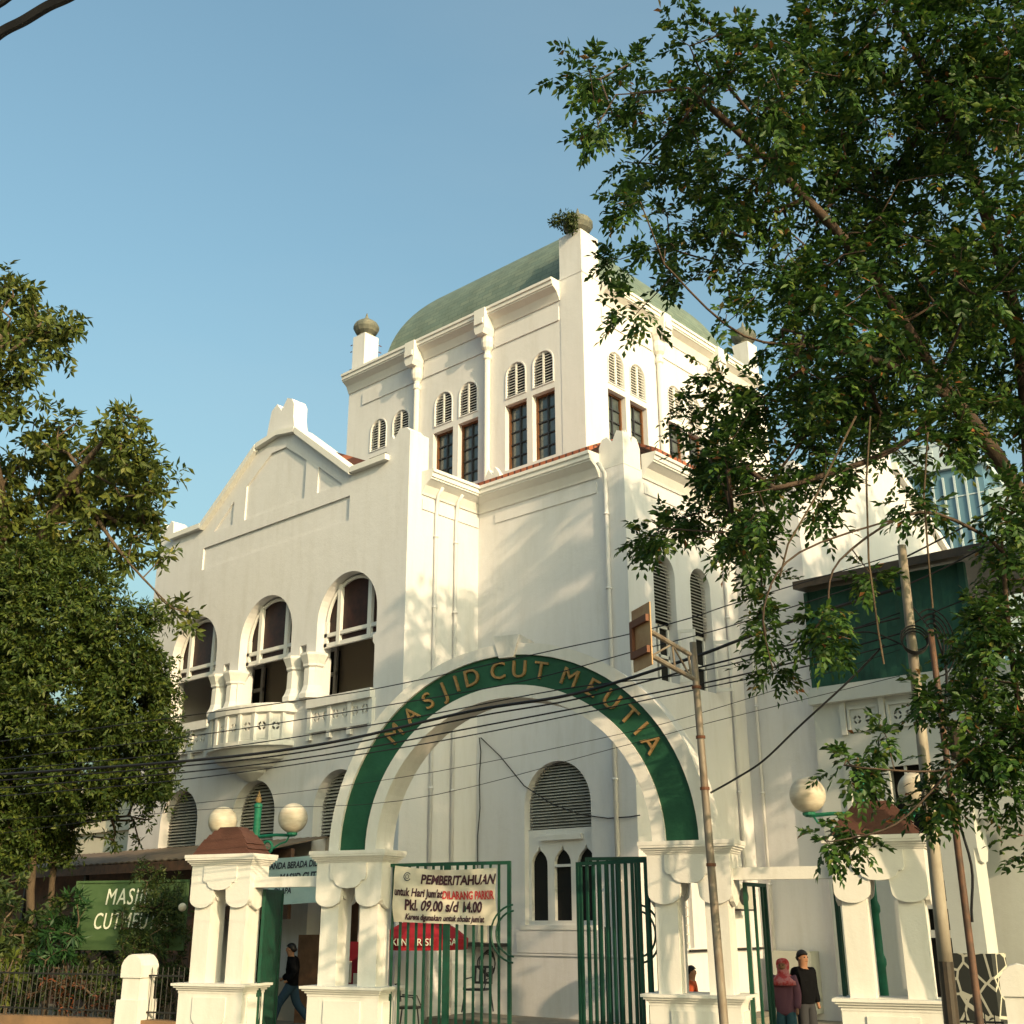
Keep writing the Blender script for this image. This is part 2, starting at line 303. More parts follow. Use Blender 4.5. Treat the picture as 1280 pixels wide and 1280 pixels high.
# loggia
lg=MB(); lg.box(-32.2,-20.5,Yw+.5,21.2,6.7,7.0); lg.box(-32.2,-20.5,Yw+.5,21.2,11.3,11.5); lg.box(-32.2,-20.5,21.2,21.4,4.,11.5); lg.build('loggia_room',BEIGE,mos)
for cx in AC:
    d=MB(); d.box(cx-.95+.1,cx+.25,21.1,21.195,7.02,9.7); dr=d.build('loggia_door',VOID,mos)
    f=MB()
    for x in (cx-.88,cx-.32,cx+.24): f.box(x-.06,x+.06,21.02,21.09,7.02,9.75)
    for z in (7.1,8.1,9.0,9.75): f.box(cx-.94,cx+.30,21.0,21.085,z-.05,z+.05)
    f.build('door_frame',TRIM,dr)
    # arched screen
    g=MB(); g.slab([(cx-1.2,9.16)]+[(cx-1.2*math.cos(PI*i/24),9.72+1.21*math.sin(PI*i/24)) for i in range(25)]+[(cx+1.2,9.16)],[],.02,FY(Yw+.34)); gp=g.build('arched_window',DGLASS,mos)
    f=MB(); y0,y1=Yw+.25,Yw+.335
    for z,h in ((9.14,.06),(9.42,.05)): f.box(cx-1.2,cx+1.2,y0,y1,z-h,z+h)
    for x in (cx-.62,cx+.62):
        t=9.72+1.21*math.sqrt(max(0,1-((x-cx)/1.2)**2)); f.box(x-.07,x+.07,y0-.01,y1+.005,9.1,t)
    f.box(cx-1.2,cx-1.08,y0,y1,9.1,9.8); f.box(cx+1.08,cx+1.2,y0,y1,9.1,9.8)
    A=[(cx-1.12*math.cos(PI*i/24),(y0+y1)/2,9.72+1.13*math.sin(PI*i/24)) for i in range(25)]
    f.tube(A,.05,6); f.build('frame',TRIM,gp)
for sx_ in slots:
    for dx in (-.36,.36):
        c=MB(); x=sx_+dx
        c.lathe((x,Yw+.12,7.72),[(.36,0),(.36,.12),(.31,.2),(.265,.34),(.26,.75),(.245,.82),(.30,.86),(.30,.92),(.36,1.06),(.40,1.14),(.40,1.2)],8,rot=PI/8)
        c.build('loggia_column',TRIM,mos,)
def flower(cx,cz,r):
    hs=[]
    for k in range(4):
        a0=PI/2*k+.22; a1=PI/2*(k+1)-.22
        ring=[(cx+r*math.cos(a0+(a1-a0)*i/5),cz+r*math.sin(a0+(a1-a0)*i/5)) for i in range(6)]+[(cx+r*.52*math.cos(a1+(a0-a1)*i/5),cz+r*.52*math.sin(a1+(a0-a1)*i/5)) for i in range(6)]
        hs.append(ring)
    return hs
# balustrades left and right of the bay balcony
for cx in (AC[0],AC[2]):
    b=MB(); b.slab(rect(cx-1.2,cx+1.2,6.86,7.42),sum([flower(cx-1.2+.25+k*.38,7.17,.13) for k in range(6)],[]),.08,FY(Yw-.06))
    b.box(cx-1.28,cx+1.24,Yw-.17,Yw+.2,7.42,7.66); b.box(cx-1.28,cx+1.22,Yw-.12,Yw+.2,6.78,6.86)
    for k in range(4): x=cx-1.2+k*.8; b.box(x-.07,x+.07,Yw-.11,Yw+.02,6.6,7.42)
    bb=b.build('balustrade',TRIM,mos)
    MB().box(cx-1.18,cx+1.18,Yw+.03,Yw+.05,6.88,7.4).build('balustrade_shade_sheet',VOID,bb)  # near-black sheet: shade behind the pierced flowers put into its colour
# bow balcony
bal=MB(); cx=AC[1]-.15; hw=1.72; dp=.95
def bow(z,s,n=10): return [(cx+hw*s*math.cos(PI+PI*i/n),Yw+dp*s*math.sin(PI+PI*i/n),z) for i in range(n+1)]
def loft(mb,rings):
    m=len(rings[0]); V=[p for r_ in rings for p in r_]; F=[]
    for i in range(len(rings)-1):
        for k in range(m-1): F.append((i*m+k,i*m+k+1,(i+1)*m+k+1,(i+1)*m+k))
    F.append(tuple(range(m))); F.append(tuple((len(rings)-1)*m+k for k in range(m))[::-1]); mb.add(V,F)
loft(bal,[bow(5.75,.10),bow(5.95,.34),bow(6.05,.36),bow(6.08,.52),bow(6.22,.60),bow(6.25,.76),bow(6.52,.93),bow(6.55,1.02),bow(6.68,1.02),bow(6.68,.96),bow(6.72,.95)])
loft(bal,[bow(7.38,.97),bow(7.42,1.05),bow(7.62,1.06),bow(7.66,1.0)])
P=bow(6.72,.965)
for i in range(len(P)-1):
    a=np.array(P[i]);b=np.array(P[i+1]); d=b-a; l=np.linalg.norm(d[:2]); d/=l; nn=np.array([-d[1],d[0],0])
    if nn[1]<0: nn=-nn
    T=lambda u,v,w,a=a,d=d,nn=nn: tuple(a+d*u+nn*w+np.array([0,0,v-6.72]))
    fl=flower(l/2,7.06,min(.12,l*.3)) if l>.3 else []
    bal.slab(rect(0,l,6.72,7.38),fl,.06,T)
    if 0<i: bal.box(-.06,.06,-.05,.05,6.62,7.4,T=lambda x,y,z,a=a:(a[0]+x,a[1]+y,z))
bo=bal.build('bow_balcony',TRIM,mos)
# ground floor louvres
def louvre(T,cx,r,spring,base,sp,name='louvre_window',dep=.22,m=GREYL,ry=None,split=False,cov=.62):
    ry=ry or r
    d=MB(); d.slab(arch(cx,r-.01,spring,base,20,ry-.01 if ry else None),[],.02,lambda u,v,w:T(u,v,w+dep+.1)); o=d.build(name,VOID,mos)
    s_=MB(); z=base+sp*.4
    while z<spring+ry-.03:
        h=r-.02 if z<spring else (r-.02)*math.sqrt(max(0,1-((z+.02-spring)/ry)**2))
        if h>.04:
            segs=[(cx-h,cx-.035),(cx+.035,cx+h)] if split else [(cx-h,cx+h)]
            for a,b in segs:
                if b-a<.02: continue
                V=[T(a,z,dep-.02),T(b,z,dep-.02),T(b,z+.018,dep-.02),T(a,z+.018,dep-.02),T(a,z+sp*cov,dep+.07),T(b,z+sp*cov,dep+.07),T(b,z+sp*cov+.018,dep+.07),T(a,z+sp*cov+.018,dep+.07)]
                s_.add(V,[(0,1,2,3),(4,7,6,5),(0,4,5,1),(3,2,6,7),(0,3,7,4),(1,5,6,2)])
        z+=sp
    s_.build('slats',m,o)
    if split:
        f=MB(); f.box(cx-.035,cx+.035,-.0,.06,base,spring+ry-.02,T=lambda x,y,z:T(x,z,dep-.03+y)); f.build('mullion',m,o)
    return o
for cx in AC: louvre(FY(Yw),cx,.95,4.83,4.2,.085,dep=.3)
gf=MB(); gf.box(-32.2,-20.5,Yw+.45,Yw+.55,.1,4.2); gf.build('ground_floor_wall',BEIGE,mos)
for cx in AC:
    d=MB(); d.box(cx-.9,cx+.9,Yw+.36,Yw+.44,.3,3.0); d.build('ground_door',WOOD if cx>-24 else VOID,mos)
# W1 side wall
sw=MB(); sw.slab([(Yw+.5,0),(Yc+.02,0),(Yc+.02,12.75),(19.35,12.75),(19.35,14.35),(Yw+.5,14.35)],[],.4,FX(Xw)); sw.build('wing_side_wall',WHITE,mos)
wl=MB(); wl.box(-32.3,-31.9,Yw+.5,38,0,13.0); wl.build('wing_far_wall',WHITE,mos)
def cornice(mb,T,u0,u1,zt,pr,h,e0=0.,e1=0.):
    """coved cornice: (offset out, z) profile, ends stretched by e*offset for mitres"""
    prof=[(0,zt-h),(.04,zt-h),(.06,zt-h+.06),(pr*.35,zt-h*.62),(pr*.72,zt-h*.45),(pr*.82,zt-h*.42),(pr*.82,zt-h*.36),(pr*.9,zt-h*.34),(pr*.9,zt-h*.16),(pr,zt-h*.14),(pr,zt),(0,zt+.02)]
    n=len(prof); V=[T(u0-e0*o,z,-o) for o,z in prof]+[T(u1+e1*o,z,-o) for o,z in prof]
    F=[(i,i+1,n+i+1,n+i) for i in range(n-1)]+[tuple(range(n))[::-1],tuple(n+i for i in range(n))]
    mb.add(V,F)
def string(mb,T,u0,u1,z0,z1,pr=.035): mb.slab(rect(u0,u1,z0,z1),[],pr,lambda u,v,w:T(u,v,w-pr+.0))
co=MB()
cornice(co,FX(Xw),19.12,Yc-.01,13.30,.45,.62); cornice(co,FY(Yc),-20.34,-16.15,13.292,.447,.618,0,0)
cornice(co,FX(Xc),22.05,26.28,13.30,.45,.62)
co.build('eaves_cornice',TRIM,mos)
st=MB()
for T,a,b in ((FX(Xw),19.15,21.27),(FY(Yc),-19.7,-16.25),(FX(Xc),22.1,26.2)):
    string(st,T,a,b,12.28,12.56,.03)
st.build('string_course',WHITE,mos)
# corner block (C)
cb=MB(); cb.slab([(-20.6,0),(Xc,0),(Xc,12.85),(-20.6,12.85)],[arch(-17.72,1.02,4.78,2.1,24)],.4,FY(Yc)); cb.build('corner_block_wall',WHITE,mos)
ce=MB(); ce.slab([(Yc+.4,0),(27.0,0),(27.0,12.85),(Yc+.4,12.85)],[arch(22.82,.47,10.33,7.62,16,.5),arch(24.45,.47,10.33,7.62,16,.5),rect(22.6,23.3,1.6,3.3)],.4,FX(Xc)); ce.build('corner_block_side_wall',WHITE,mos)
cpn=MB()
for (T,a,b) in ((FY(Yc),-16.15,Xc),):
    cpn.slab([(a,12.86),(b,12.86),(b,13.72),(b-.18,13.80),(b-.26,13.66),(b-.34,13.5),(b-.5,13.70),(b-.66,13.66),(a,13.45)],[],.12,T)
cpn.slab([(21.29+.12,12.86),(21.29+.72,12.86),(21.29+.72,13.45),(21.29+.6,13.68),(21.29+.45,13.72),(21.29+.36,13.52),(21.29+.28,13.66),(21.29+.12,13.80)],[],.12,FX(Xc))
cpn.box(-16.15,-15.52,Yc+.12,Yc+.7,12.86,13.4); cpn.build('corner_pinnacle',TRIM,mos)
orn=MB(); orn.slab([(-20.05,13.28),(-19.35,13.28),(-19.4,13.6),(-19.55,13.82),(-19.65,13.6),(-19.8,13.82),(-19.95,13.55)],[],.15,FY(Yc-.2)); orn.build('parapet_ornament',TRIM,mos)
# C window: louvre head + three ogee lights
louvre(FY(Yc),-17.72,1.02,4.78,4.24,.07,dep=.2)
wn=MB()
def ogee(cx,hw,base,spring):
    L_=[(hw,base),(hw,spring),(hw*.97,spring+.10),(hw*.8,spring+.2),(hw*.5,spring+.285),(hw*.2,spring+.34),(.0,spring+.44)]
    return [(cx+a,b) for a,b in L_]+[(cx-a,b) for a,b in L_[-2::-1]]
og=[ogee(cx,.25,2.2,3.42) for cx in (-18.4,-17.69,-16.98)]
wn.slab(rect(-18.74,-16.70,2.1,4.24),og,.1,FY(Yc+.14)); wo=wn.build('triple_window',TRIM,mos)
MB().box(-18.7,-16.74,Yc+.26,Yc+.28,2.12,4.2).build('glass',GLASS if False else VOID,wo)
f=MB(); f.box(-18.32,-17.05,Yc+.04,Yc+.14,3.98,4.1)
for cx in (-17.69,-16.98): f.box(cx-.25,cx+.25,Yc+.16,Yc+.2,3.38,3.44)
f.build('transom',TRIM,wo); MB().box(-18.85,-16.6,Yc-.05,Yc+.1,2.0,2.1).build('sill',TRIM,wo)
ds=MB(); string(ds,FY(Yc),-20.3,Xc-.02,1.44,1.48,.03); ds.slab(rect(-19.0,-16.45,1.5,2.0),[],.03,FY(Yc-.03)); ds.build('dado_moulding',WHITE,mos)
# C side windows
for cy0 in (22.82,24.45):
    o=louvre(FX(Xc),cy0,.46,10.33,9.12,.085,dep=.16)
    w_=MB(); w_.box(cy0-.46,cy0+.46,0,.02,7.62,9.05,T=lambda x,y,z:(Xc-.3-y,x,z)); wo=w_.build('casement_window',VOID,mos)
    f=MB()
    for u in (-.42,0,.42): f.box(cy0+u-.035,cy0+u+.035,0,.05,7.62,9.1,T=lambda x,y,z:(Xc-.24-y,x,z))
    for z in (7.66,8.3,9.05): f.box(cy0-.46,cy0+.46,0,.055,z-.04,z+.04,T=lambda x,y,z:(Xc-.24-y,x,z))
    f.build('frame',TRIM,wo)
    s_=MB()  # opened shutter leaves
    s_.slab(rect(0,.45,7.66,8.98),[rect(.06,.39,7.74,8.25),rect(.06,.39,8.35,8.9)],.03,lambda u,v,w,cy0=cy0:(Xc+.02+u*.85,cy0+.44+u*.4+w,v)); s_.build('shutter',TRIM,wo)
w_=MB(); w_.box(22.6,23.3,0,.02,1.6,3.3,T=lambda x,y,z:(Xc-.3-y,x,z)); wo=w_.build('barred_window',VOID,mos)
f=MB()
for k in range(9): f.box(22.6,23.3,0,.02,1.7+k*.19,1.715+k*.19,T=lambda x,y,z:(Xc-.12-y,x,z))
f.box(22.6,22.66,0,.04,1.6,3.3,T=lambda x,y,z:(Xc-.12-y,x,z)); f.box(23.24,23.3,0,.04,1.6,3.3,T=lambda x,y,z:(Xc-.12-y,x,z)); f.build('bars',TRIM,wo)
# downpipes
def pipe(P,r=.045):
    m=MB(); m.tube(P,r,8)
    for z in (11.6,9.7,7.4,5.2,3.0):
        a=[q for q in P]; x,y=P[-1][0],P[-1][1]
        if z<P[-2][2]: m.lathe((x,y,z),[(r+.02,0),(r+.02,.05)],8)
    return m.build('downpipe',WHITE,mos,smooth=True)
for y in (19.62,20.36): pipe([(Xw+.3,y,12.93),(Xw+.12,y,12.75),(Xw+.07,y,12.2),(Xw+.07,y,.1)])
pipe([(-15.95,Yc-.33,12.93),(-15.93,Yc-.1,12.7),(-15.92,Yc-.08,12.2),(-15.92,Yc-.08,.1)],.055)
pipe([(Xc+.2,25.4,12.8),(Xc+.07,25.55,12.2),(Xc+.07,25.6,11.9),(Xc+.07,25.6,.1)])
pipe([(-15.2,Yt-.1,12.8),(-15.1,Yt-.08,12.4),(-15.05,Yt-.07,12.2),(-15.05,Yt-.07,.1)],.04)
# C roof, tiled
def tile_uv(v,pl):
    n=pl.normal
    return (v[1],v[2]*1.2) if abs(n.x)>abs(n.y) else (v[0],v[2]*1.2)
rf=MB(); rf.add([(-20.45,20.93,13.43),(-16.18,20.93,13.43),(-16.18,22.17,14.05),(-20.5,26.28,16.1),(-15.0,22.17,13.43),(-15.0,26.3,13.43),(-20.45,20.93,13.30),(-16.18,20.93,13.30),(-15.0,22.17,13.30),(-15.0,26.3,13.30)],[(0,1,2,3),(2,4,5,3),(6,7,1,0),(8,9,5,4),(1,7,2),(2,8,4)])
rf.build('corner_tile_roof',REDT,mos,uvs=tile_uv)
wr=MB(); wr.add([(-31.9,Yw+.35,13.2),(-20.4,Yw+.35,13.2),(-26.1,Yw+.35,15.9),(-31.9,26.3,13.2),(-20.4,26.3,13.2),(-26.1,26.3,15.9)],[(0,1,2),(3,5,4),(0,2,5,3),(1,4,5,2),(0,3,4,1)]); 
wr.build('wing_tile_roof',REDT,mos,uvs=lambda v,pl:(v[1],v[2]*1.3))
# ---- right wing W2
gw2=MB(); gy=32.3
gw2.slab([(26.3,0),(38.25,0),(38.25,12.7),(32.9,15.75),(32.8,16.4),(32.3,16.7),(31.8,16.4),(31.7,15.75),(26.9,13.2),(26.9,13.9),(26.3,13.9)],[],.4,FX(X2)); gw2.build('side_gable_facade',WHITE,mos)
r2=MB(); r2.slab([(Xc,0),(X2-.4,0),(X2-.4,13.6),(Xc,13.6)],[],.3,FY(Yt)); r2.build('side_wing_wall',WHITE,mos)
c2=MB(); T=FX(X2); P=[(38.25,12.72),(32.9,15.75)]; cp=MB(); coping(T,P,.2,w0=-.18,w1=.5); coping(T,[(31.7,15.75),(26.9,13.2)],.2,w0=-.18,w1=.5); cp.build('side_gable_coping',TRIM,mos)
wr=MB(); wr.add([(X2-.35,26.4,13.2),(X2-.35,38.2,12.6),(X2-.35,32.3,15.7),(-20.4,26.4,13.2),(-20.4,38.2,12.6),(-20.4,32.3,15.7)],[(0,1,2),(3,5,4),(0,2,5,3),(1,4,5,2),(0,3,4,1)]); wr.build('side_wing_tile_roof',REDT,mos,uvs=lambda v,pl:(v[0],v[2]*1.3))
# ---- tower
def win_sets(near):  # near=function w-> coordinate along wall, w measured from near corner
    return [(near(a),near(b)) for a,b in ((1.25,2.23),(2.48,3.46),(4.74,5.72),(5.98,6.98),(8.26,9.24),(9.5,10.5))]
for side in ('s','e'):
    T=FY(Yt) if side=='s' else FX(Xt)
    near=(lambda w:Xt-w) if side=='s' else (lambda w:Yt+w)
    W=[tuple(sorted(p)) for p in win_sets(near)]
    u0,u1=sorted((near(0),near(TW)))
    if side=='e': u0+=.35
    hl=[]
    for a,b in W: hl.append(rect(a,b,16.4,18.8)); hl.append(arch((a+b)/2,.42,19.85,19.08,16,.42))
    m=MB(); m.slab(rect(u0,u1,8,22.3),hl,.35,T); m.build('tower_wall',WHITE,mos)
    for a,b in W:
        c0=(a+b)/2
        louvre(T,c0,.41,19.85,19.10,.105,dep=.03,m=TRIM,split=True,name='tower_louvre',cov=.38)
        hb=MB(); A=[(c0-.47*math.cos(PI*i/14),19.85+.49*math.sin(PI*i/14)) for i in range(15)]; A=[(c0-.47,19.02)]+A+[(c0+.47,19.02)]
        B=[(c0-.43*math.cos(PI*i/14),19.85+.44*math.sin(PI*i/14)) for i in range(15)]; B=[(c0-.43,19.06)]+B+[(c0+.43,19.06)]
        hb.slab(A,[B],.03,lambda u,v,w:T(u,v,w-.028)); hb.build('louvre_moulding',WHITE,mos)
        gm=MB(); gm.slab(rect(a,b,16.4,18.8),[],.02,lambda u,v,w:T(u,v,w+.27)); go=gm.build('tower_window',GLASS,mos)
        f=MB()
        lite=rect(a,b,16.4,18.8); hh=[rect(a+.07,b-.07,16.47,18.73)]
        f.slab(lite,hh,.07,lambda u,v,w:T(u,v,w+.19)); f.build('frame',BROWNF,go)
        f=MB(); f.slab(rect(c0-.028,c0+.028,16.47,18.73),[],.04,lambda u,v,w:T(u,v,w+.215))
        for k in range(1,5): z=16.47+k*2.26/5; f.slab(rect(a+.07,b-.07,z-.022,z+.022),[],.03,lambda u,v,w:T(u,v,w+.222))
        f.build('muntins',PLAST,go)
    # frieze strings
    s_=MB()
    for a,b in ((1.0,3.95),(4.45,7.55),(8.05,11.0)):
        a,b=sorted((near(a),near(b))); string(s_,T,a,b,21.2,21.72,.04)
    s_.build('frieze_band',WHITE,mos)
    k0,k1=sorted((near(.95),near(TW+(.0 if side=='s' else -.95))))
    cm=MB(); cornice(cm,T,k0,k1,22.66,.47,.72,0,0)
    cm.build('tower_cornice',TRIM,mos)
    for wc in (4.2,7.8):
        u=near(wc); b=MB()
        cx,cyy,_=T(u,0,-.12)
        b.lathe((cx,cyy,0),[(.11,16.2),(.11,20.75),(.15,20.8),(.15,20.95),(.11,21.0),(.12,21.1),(.20,21.2),(.24,21.4),(.22,21.6),(.28,21.75)],12)
        b.slab([(u-.17,21.65),(u+.17,21.65),(u+.25,21.85),(u+.25,22.62),(u-.25,22.62),(u-.25,21.85)],[],.52,lambda uu_,v,w:T(uu_,v,w-.56))
        b.slab([(u-.2,22.0),(u+.2,22.0),(u+.2,22.2),(u-.2,22.2)],[],.1,lambda uu_,v,w:T(uu_,v,w-.62)); b.build('bracket_column',TRIM,mos)
tb=MB(); tb.box(Xt-TW,Xt-TW+.3,Yt+.35,Yt+TW,8,22.3); tb.box(Xt-TW+.3,Xt-.35,Yt+TW-.3,Yt+TW,8,22.3); tb.box(Xt-TW+.3,Xt-.35,Yt+.35,Yt+TW-.3,22.1,22.3)
tb.build('tower_back_wall',WHITE,mos)
MB().box(Xt-TW+.6,Xt-.75,Yt+.75,Yt+TW-.6,14,15).build('tower_floor',BEIGE,mos)
# corner piers with onion caps
on=[(.30,0),(.34,.06),(.28,.12),(.42,.22),(.50,.36),(.50,.46),(.42,.58),(.27,.68),(.13,.76),(.06,.84),(.035,.95),(.01,1.02)]
def pier(x,y,front,z0=22.6):
    p=MB()
    if front: p.box(x-.47,x+.482,y-.487,y+.47,16,24.35)
    else: p.box(x-.36,x+.36,y-.36,y+.36,z0,24.35)
    p.box(x-.50,x+.50,y-.50,y+.50,22.68,22.74)
    p.box(x-.36,x+.36,y-.36,y+.36,24.35,24.47)
    po=p.build('corner_pier',WHITE,mos)
    c=MB(); c.lathe((x,y,24.44),[(r*1.05,z*1.15) for r,z in on],14,rot=PI/8); c.build('onion_cap',CAPG,po)
    r_=MB()
    for z in (23.0,23.1,23.9,24.2): 
        for sx in (-1,): r_.tube([(x-.47,y-.3,z),(x-.57,y-.3,z)],.02,5)
        r_.tube([(x+.3,y+.44,z),(x+.3,y+.58,z)],.02,5)
    r_.build('rusty_studs',RUSTD,po)
pier(Xt-.47,Yt+.475,True); pier(Xt-TW+.42,Yt+.38,False); pier(Xt-.45,Yt+TW-.5,False); pier(Xt-TW+.5,Yt+TW-.5,False)
# dome: cloister vault
DC=(Xt-TW/2,Yt+TW/2); DA=5.0; DH=5.1
dm=MB(); NS=22; V=[];F=[]; UV=[]
def prof(t):   # t 0..1 -> half width, z, arc
    th=t*PI/2; return DA*max(1e-3,math.cos(th)), 22.55+DH*math.sin(th)**.85
for q in range(4):
    rot=[(1,0,0,1),(0,-1,1,0),(-1,0,0,-1),(0,1,-1,0)][q]
    base=len(V); arc=0; last=None
    for i in range(NS+1):
        h,z=prof(i/NS)
        if last: arc+=math.hypot(h-last[0],z-last[1])
        last=(h,z)
        for j in range(9):
            u=-1+2*j/8; x,y=h*u,-h
            V.append((DC[0]+rot[0]*x+rot[1]*y,DC[1]+rot[2]*x+rot[3]*y,z)); UV.append((h*u+20,arc))
    for i in range(NS):
        for j in range(8): a=base+i*9+j; F.append((a,a+1,a+10,a+9))
dm.v=V; dm.f=F
d_=dm.build('dome_roof',DOMEM,mos,clean=False)
l=d_.data.uv_layers.new(name='UVMap')
for lp in d_.data.loops: l.data[lp.index].uv=UV[lp.vertex_index]
for pl_ in d_.data.polygons: pl_.use_smooth=True
lf=MB(); lf.lathe((DC[0],DC[1],22.55+DH-.1),[(.5,0),(.5,.4),(.3,.6),(.05,1.0)],8); lf.build('dome_finial',CAPG,mos)

# rest of the courtyard wing (annex) with green screens
an=thing('annex_building','white annex with green tarpaulin screens above a pierced parapet beside the mosque','building',(-11,29,0))
AY=26.05; AX0,AX1=-13.35,-9.3
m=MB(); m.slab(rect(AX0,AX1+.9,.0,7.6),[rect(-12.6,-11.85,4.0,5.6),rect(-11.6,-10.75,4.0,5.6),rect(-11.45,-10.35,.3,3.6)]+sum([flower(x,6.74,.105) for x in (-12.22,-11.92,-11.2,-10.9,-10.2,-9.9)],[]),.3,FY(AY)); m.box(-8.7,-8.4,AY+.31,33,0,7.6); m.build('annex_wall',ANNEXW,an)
MB().box(-13.2,-8.8,AY+.32,AY+.36,.2,7.4).build('interior_shade_sheet',VOID,an)  # near-black sheet added as the shade seen through the annex openings
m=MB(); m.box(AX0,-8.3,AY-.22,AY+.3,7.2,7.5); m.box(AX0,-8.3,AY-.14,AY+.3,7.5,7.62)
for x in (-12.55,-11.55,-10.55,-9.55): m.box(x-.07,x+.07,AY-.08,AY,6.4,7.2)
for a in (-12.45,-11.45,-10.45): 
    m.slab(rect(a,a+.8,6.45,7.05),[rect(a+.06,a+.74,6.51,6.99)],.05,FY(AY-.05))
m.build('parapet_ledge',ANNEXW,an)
m=MB(); n=30
V=[];F=[]
for i in range(n+1):
    for j in range(11):
        V.append((AX0+.1+4.0*i/n,AY+.05+.03*math.sin(i*.9)+.015*math.sin(i*2.3+j),7.62+2.5*j/10))
for i in range(n):
    for j in range(10): a=i*11+j; F.append((a,a+11,a+12,a+1))
m.add(V,F); m.build('green_tarpaulin_screen',TARP,an)
m=MB(); m.box(AX0,-8.3,AY-.5,AY+6,10.15,10.35,T=lambda x,y,z:(x,y,z+(y-AY)*.09)); m.build('dark_flat_roof',BLACKP,an)
MB().box(AX0+.02,AX0+.12,AY,AY+.15,7.62,10.1).build('screen_post',TARP,an); MB().box(-9.35,-9.2,AY,AY+.15,7.62,10.1).build('screen_post',TARP,an)
for a,b,z0,z1 in ((-12.6,-11.85,4.0,5.6),(-11.6,-10.75,4.0,5.6)):
    m=MB(); m.slab(rect(a-.08,b+.08,z0-.08,z1+.1),[rect(a+.05,b-.05,z0+.03,z1-.04)],.1,FY(AY-.05)); m.box((a+b)/2-.03,(a+b)/2+.03,AY+.0,AY+.04,z0+.03,z1-.04); m.build('window_frame',ANNEXW,an)
m=MB()
for z in (1.9,2.5,3.1): m.box(-11.4,-10.4,AY+.05,AY+.13,z-.08,z+.08)
for x in (-11.4,-11.1,-10.8,-10.5): m.box(x-.03,x+.03,AY+.06,AY+.12,1.9,3.5)
m.build('grille_window',ANNEXW,an)
# porch pier with crazy stone base
m=MB(); py0=AY-1.3
m.slab([(-10.05,1.55),(-9.35,1.55),(-9.35,5.0),(-10.05,5.0)],[],.6,FY(py0)); m.slab([(py0+0,3.6),(py0+.1,3.35),(py0+.3,3.3),(py0+.5,3.35),(py0+.6,3.6),(py0+.6,5.0),(py0,5.0)],[],.08,lambda u,v,w:(-9.27-w,u,v)); m.box(-9.35,-6.5,py0+.1,py0+.5,4.2,5.0)
m.build('porch_pier',ANNEXW,an)
m=MB(); m.box(-10.15,-9.25,py0-.08,py0+.7,0,1.55); m.build('stone_base',STONE,an)

# neighbour building at far left
nb=thing('low_building','low cream building with ledges seen through the left tree','building',(-38,20,0))
m=MB(); m.box(-46,-33.2,19.5,30,0,6.2); m.box(-46,-33.0,19.35,30,3.9,4.05); m.box(-46,-33.0,19.3,30,6.2,6.45); m.box(-46,-33.05,19.38,30,4.9,5.0); m.build('wall',OLDW,nb)
# glass tower far behind on the right
gt=thing('office_tower','distant blue office tower with pale vertical fins behind the annex','tower',(-55,150,0))
def towerbox(px,py,d): return at(px,py,d)
tc=at(1175,640,150); ztop=at(1150,585,150)[2]
A0=np.array([tc[0]+2,tc[1],0]); ux=np.array([math.cos(R(8)),math.sin(R(8)),0]); uy=np.array([-ux[1],ux[0],0])
TT=lambda a,b,z: tuple(A0+ux*a+uy*b+np.array([0,0,z]))
m=MB(); m.box(-14,4,0,18,0,ztop,T=TT); bd=m.build('glass_body',BGG,gt)
m=MB()
for k in range(13): a=-13.6+k*1.4; m.box(a-.12,a+.12,-.25,0,8,ztop-1,T=TT)
for z in range(10,int(ztop),4): m.box(-14,4,-.1,0,z,z+.15,T=TT)
m.build('facade_fins',BGW,gt)
m=MB(); m.box(-14.6,4.6,-.6,18.5,ztop,ztop+.8,T=TT); m.box(-12,2,3,14,ztop+.8,ztop+5,T=TT); m.box(4.01,10,2,16,0,ztop-3,T=TT)
for a in (-14,-8,-2,3.8): m.box(a-.2,a+.2,-.4,0,ztop+.8,ztop+3.6,T=TT)
m.box(-14.3,4.3,-.5,.1,ztop+3.6,ztop+4.0,T=TT)
m.build('roof_frame',BGW,gt)

# ================================================================== gateway
gat=thing('arched_gateway','white and green arched gateway lettered in gold, on two twin-column piers','gateway',tuple(gw(.75,.3,0)))
def header_outline(x,W=1.4,zt=3.25):
    L_=[(x,zt),(x,2.62)]
    def lobe(a,b,zt_,zb):
        c=(a+b)/2;h=(b-a)/2
        return [(c-h*math.cos(PI*i/10),zt_-(zt_-zb)*math.sin(PI*i/10)) for i in range(11)]
    L_+=lobe(x,x+.54,2.62,2.46)
    L_+=[(x+.56,2.78)]
    L_+=lobe(x+.56,x+.84,2.84,2.80)
    L_+=[(x+.86,2.62)]+lobe(x+.86,x+W,2.62,2.46)
    L_+=[(x+W,zt)]
    return L_
def molding(mb,x0,x1,b0,b1,z,prs,Tm=gw):
    zz=z
    for pr,h in prs: mb.box(x0-pr,x1+pr,b0-pr,b1+pr,zz,zz+h,T=lambda a,b,c:tuple(Tm(a,b,c))); zz+=h
